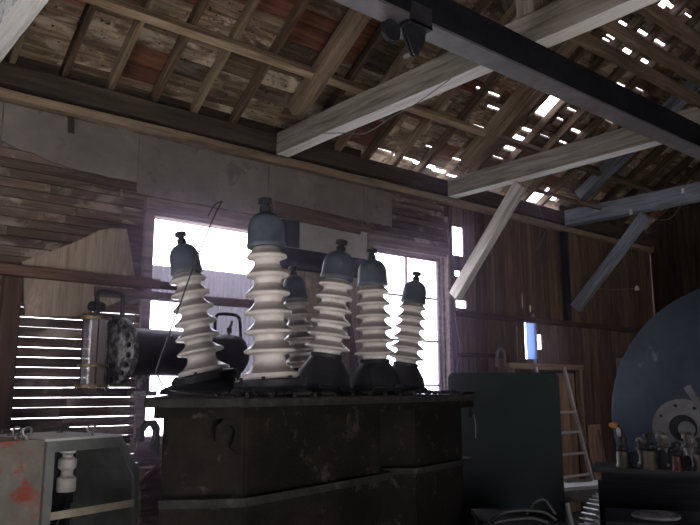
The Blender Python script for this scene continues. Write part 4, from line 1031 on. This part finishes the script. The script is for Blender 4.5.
gear = thing('gear_wheel', 'large toothed gear wheel standing behind the black bench', 'gear', mat=gm)
GX = Matrix.Translation((0, 0, gz)) @ Matrix.Rotation(PI / 2, 4, 'Y')
bm = bmesh.new(); nT = 44; pts = []
for k in range(nT):
    a = 2 * PI * k / nT
    for da, r in ((-.5, GRr - .04), (-.2, GRr - .04), (-.12, GRr + .03), (.12, GRr + .03), (.2, GRr - .04)):
        pts.append(((r) * math.cos(a + da * 2 * PI / nT), r * math.sin(a + da * 2 * PI / nT)))
a = [bm.verts.new(GX @ Vector((p[0], p[1], -.08))) for p in pts]; b = [bm.verts.new(GX @ Vector((p[0], p[1], .08))) for p in pts]
ia = [bm.verts.new(GX @ Vector((p[0] * .84 * GRr / math.hypot(*p), p[1] * .84 * GRr / math.hypot(*p), -.08))) for p in pts]
ib = [bm.verts.new(GX @ Vector((p[0] * .84 * GRr / math.hypot(*p), p[1] * .84 * GRr / math.hypot(*p), .08))) for p in pts]
n = len(pts)
for i in range(n):
    j = (i + 1) % n
    bm.faces.new((a[i], a[j], b[j], b[i])); bm.faces.new((ia[i], ib[i], ib[j], ia[j])); bm.faces.new((a[i], ia[i], ia[j], a[j])); bm.faces.new((b[i], b[j], ib[j], ib[i]))
finish('toothed_rim', bm, M['gear'], gear)
bm = bmesh.new(); lathe(bm, [(0, -.02), (GRr * .85, -.02), (GRr * .85, .02), (0, .02)], 44, GX); finish('gear_web', bm, M['tank'], gear, True)
bm = bmesh.new(); lathe(bm, [(.03, -.1), (.09, -.1), (.09, .1), (.03, .1), (.03, -.1)], 28, GX); finish('gear_hub', bm, M['tank'], gear, True)

k0 = at(486, 523, 4.3); kz = k0.z
kphi = math.radians(-42)
crate = thing('floor_chest', 'low black wooden chest heaped with black cables beside the cubicle', 'chest', (k0.x, k0.y, 0), kphi)
bm = bmesh.new(); box(bm, 0, .46, .0, .5, .0, kz - .03); finish('chest_body', bm, M['black_wood'], crate)
bm = bmesh.new(); box(bm, -.02, .48, -.02, .52, kz - .03, kz); finish('chest_lid', bm, M['black_wood'], crate)
k1 = at(610, 521, 4.4); kz1 = k1.z
crate2 = thing('floor_chest', 'low black wooden chest in front of the black bench, carrying a cable coil', 'chest', (k1.x, k1.y, 0), math.radians(-58))
bm = bmesh.new(); box(bm, 0, .7, .0, .5, .0, kz1 - .03); finish('chest_body', bm, M['black_wood'], crate2)
bm = bmesh.new(); box(bm, -.02, .72, -.02, .52, kz1 - .03, kz1); finish('chest_lid', bm, M['black_wood'], crate2)
cp_ = onZ(657, 518, kz1); bm = bmesh.new()
pts = []
for k in range(5 * 20 + 1):
    a = 2 * PI * k / 20; r = .15 - .025 * (k / 20); pts.append(Vector((cp_.x + r * math.cos(a), cp_.y + r * math.sin(a), kz1 + .0135 + .002 * (k // 20))))
tube(bm, pts, .011, 7, False); tag(finish('cable_coil', bm, M['cable'], None, True), 'grey cable coil lying on the black chest', 'cable')
pz = [((490, 518), (505, 514), (525, 512), (545, 514), (556, 519)), ((494, 522), (512, 518), (532, 517), (548, 522)), ((526, 518), (536, 509), (546, 508), (555, 518))]
for i, path in enumerate(pz):
    bm = bmesh.new(); P = []
    for q in path:
        w = onZ(q[0], 522 - 3 * i if i != 1 else 524.5, kz); w.z = kz + .012 + (521 - q[1]) / F_PX * 4.5; P.append(w)
    P[0].z = kz + .012; P[-1].z = kz + .012
    tube(bm, P, .011, 7); tag(finish('black_cable', bm, M['blackcable'], None, True), ['longest black cable arched over the chest lid', 'short black cable lying low on the chest lid', 'steeply looped black cable on the chest lid'][i], 'cable', None)

# ------------------------------------------------------------------ cords under the roof
def cord(pts, lab, r=.004, m='cable', name='cord'):
    bm = bmesh.new(); tube(bm, pts, r, 6); return tag(finish(name, bm, M[m], None, True), lab, 'cord')
cord([onX(x, y, 3.66) for x, y in ((460, 67), (450, 79), (438, 88), (417, 103), (392, 117), (366, 133), (345, 133), (318, 133), (300, 130))], 'pale cord drooping beside the long pale tie beam')
cord([onY(x, y, WY - .16) for x, y in ((538, 205), (542, 216), (546, 228), (541, 242), (536, 250))], 'thin pale cord hanging below the broken roof')
cord([onX(x, y, 8.40) for x, y in ((683, 192), (682, 203), (672, 217), (662, 220), (648, 218), (638, 213), (630, 212))], 'thin cord looped along the bluish tie beam')
for x, y, lab in ((631, 212, 'small white cord knob near the thin knee brace'), (683, 191, 'small white cord knob far along the bluish tie beam')):
    p = onX(x, y, 8.41); bm = bmesh.new(); lathe(bm, [(0, -.03), (.022, -.03), (.022, -.012), (.014, -.006), (.014, .006), (.022, .012), (.022, .03), (0, .03)], 14, Matrix.Translation(p)); tag(finish('cord_cleat', bm, M['offwhite'], None, True), lab, 'knob')
lp = onX(637, 288, 9.0)
pend = thing('pendant_socket', 'small white lamp socket hanging on a thin cord before the dark planks', 'lamp socket', lp)
bm = bmesh.new(); lathe(bm, [(0, -.035), (.026, -.03), (.03, -.01), (.02, .015), (.012, .03), (0, .03)], 16); finish('socket', bm, M['offwhite'], pend, True)
tpz = onX(628, 222, 8.6) - lp
bm = bmesh.new(); tube(bm, [(0, 0, .03), tpz * .4 + Vector((-.01, 0, 0)), tpz], .003, 6); finish('cord', bm, M['cable'], pend)
q = onY(595, 288, WY - .05) - lp
bm = bmesh.new(); tube(bm, [(0, 0, .0), q * .5 + Vector((0, 0, -.02)), q], .003, 6); finish('side_cord', bm, M['cable'], pend)
cord([onY(x, y, WY - .12) for x, y in ((455, 318), (458, 334), (460, 350), (457, 372), (455, 396))], 'thin wire hanging down beside the second window', .003)

# ------------------------------------------------------------------ light: daylight only
w = bpy.data.worlds.new('world'); sc.world = w; w.use_nodes = True
t = w.node_tree; bg = t.nodes['Background']
tc = t.nodes.new('ShaderNodeTexCoord'); sp = t.nodes.new('ShaderNodeSeparateXYZ'); t.links.new(tc.outputs['Generated'], sp.inputs[0])
rp_ = ramp(t, [(0.0, (.84, .82, .88)), (.5, (.93, .885, 1.0)), (1.0, (.80, .81, 1.0))])
mr = t.nodes.new('ShaderNodeMapRange'); mr.inputs[1].default_value = -1; mr.inputs[2].default_value = 1
t.links.new(sp.outputs['Z'], mr.inputs[0]); t.links.new(mr.outputs[0], rp_.inputs[0]); t.links.new(rp_.outputs[0], bg.inputs[0])
bg.inputs[1].default_value = 7.0
sl = bpy.data.lights.new('sun', 'SUN'); sl.energy = 60.0; sl.angle = math.radians(.6); sl.color = (1.0, .96, .91)
so = bpy.data.objects.new('sun', sl); col.objects.link(so); so.rotation_euler = (math.radians(65), 0, 0)
def portal(name, loc, rot, sx, sy):
    l = bpy.data.lights.new(name, 'AREA'); l.shape = 'RECTANGLE'; l.size = sx; l.size_y = sy
    l.cycles.is_portal = True
    o = bpy.data.objects.new(name, l); col.objects.link(o); o.location = loc; o.rotation_euler = rot
portal('portal_window', ((W1[0] + W1[1]) / 2, WY + .1, (W1[2] + W1[3]) / 2), (-PI / 2, 0, 0), W1[1] - W1[0], W1[3] - W1[2])
portal('portal_window', ((W2[0] + W2[1]) / 2, WY + .11, (W2[2] + W2[3]) / 2), (-PI / 2, 0, 0), W2[1] - W2[0], W2[3] - W2[2])
portal('portal_west', (WX0 - .03, (DWY0 + DWY1) / 2, (DWZ0 + DWZ) / 2), (0, -PI / 2, 0), DWZ - DWZ0, DWY1 - DWY0)
portal('portal_added_door', ((SDX0 + SDX1) / 2, SY - .03, SDZ / 2), (PI / 2, 0, 0), SDX1 - SDX0, SDZ)

portal('portal_south', (8.9, SY - .03, 1.375), (PI / 2, 0, 0), 1.4, .75)

# scattering volume added to imitate lens glare around the bright windows
hm = bpy.data.materials.new('glare_volume'); hm.use_nodes = True; t = hm.node_tree; t.nodes.clear()
o_ = t.nodes.new('ShaderNodeOutputMaterial'); vs_ = t.nodes.new('ShaderNodeVolumeScatter'); vs_.inputs['Color'].default_value = (.84, .69, 1, 1); vs_.inputs['Density'].default_value = .025; vs_.inputs['Anisotropy'].default_value = .90
t.links.new(vs_.outputs[0], o_.inputs['Volume'])
bm = bmesh.new(); box(bm, .3, 7.3, 3.2, WY - .16, .3, 3.69); hz = finish('haze', bm, hm); tag(hz, 'thin purplish haze added as lens glare in front of the bright windows', 'haze'); hz['kind'] = 'stuff'

sc.view_settings.view_transform = 'Standard'; sc.view_settings.look = 'None'
sc.view_settings.gamma = 1.0; sc.view_settings.use_curve_mapping = False
sc.view_settings.exposure = 0.22
sc.cycles.max_bounces = 10; sc.cycles.diffuse_bounces = 6; sc.cycles.transparent_max_bounces = 12
sc.cycles.use_denoising = True
sc.cycles.sample_clamp_indirect = 6.0
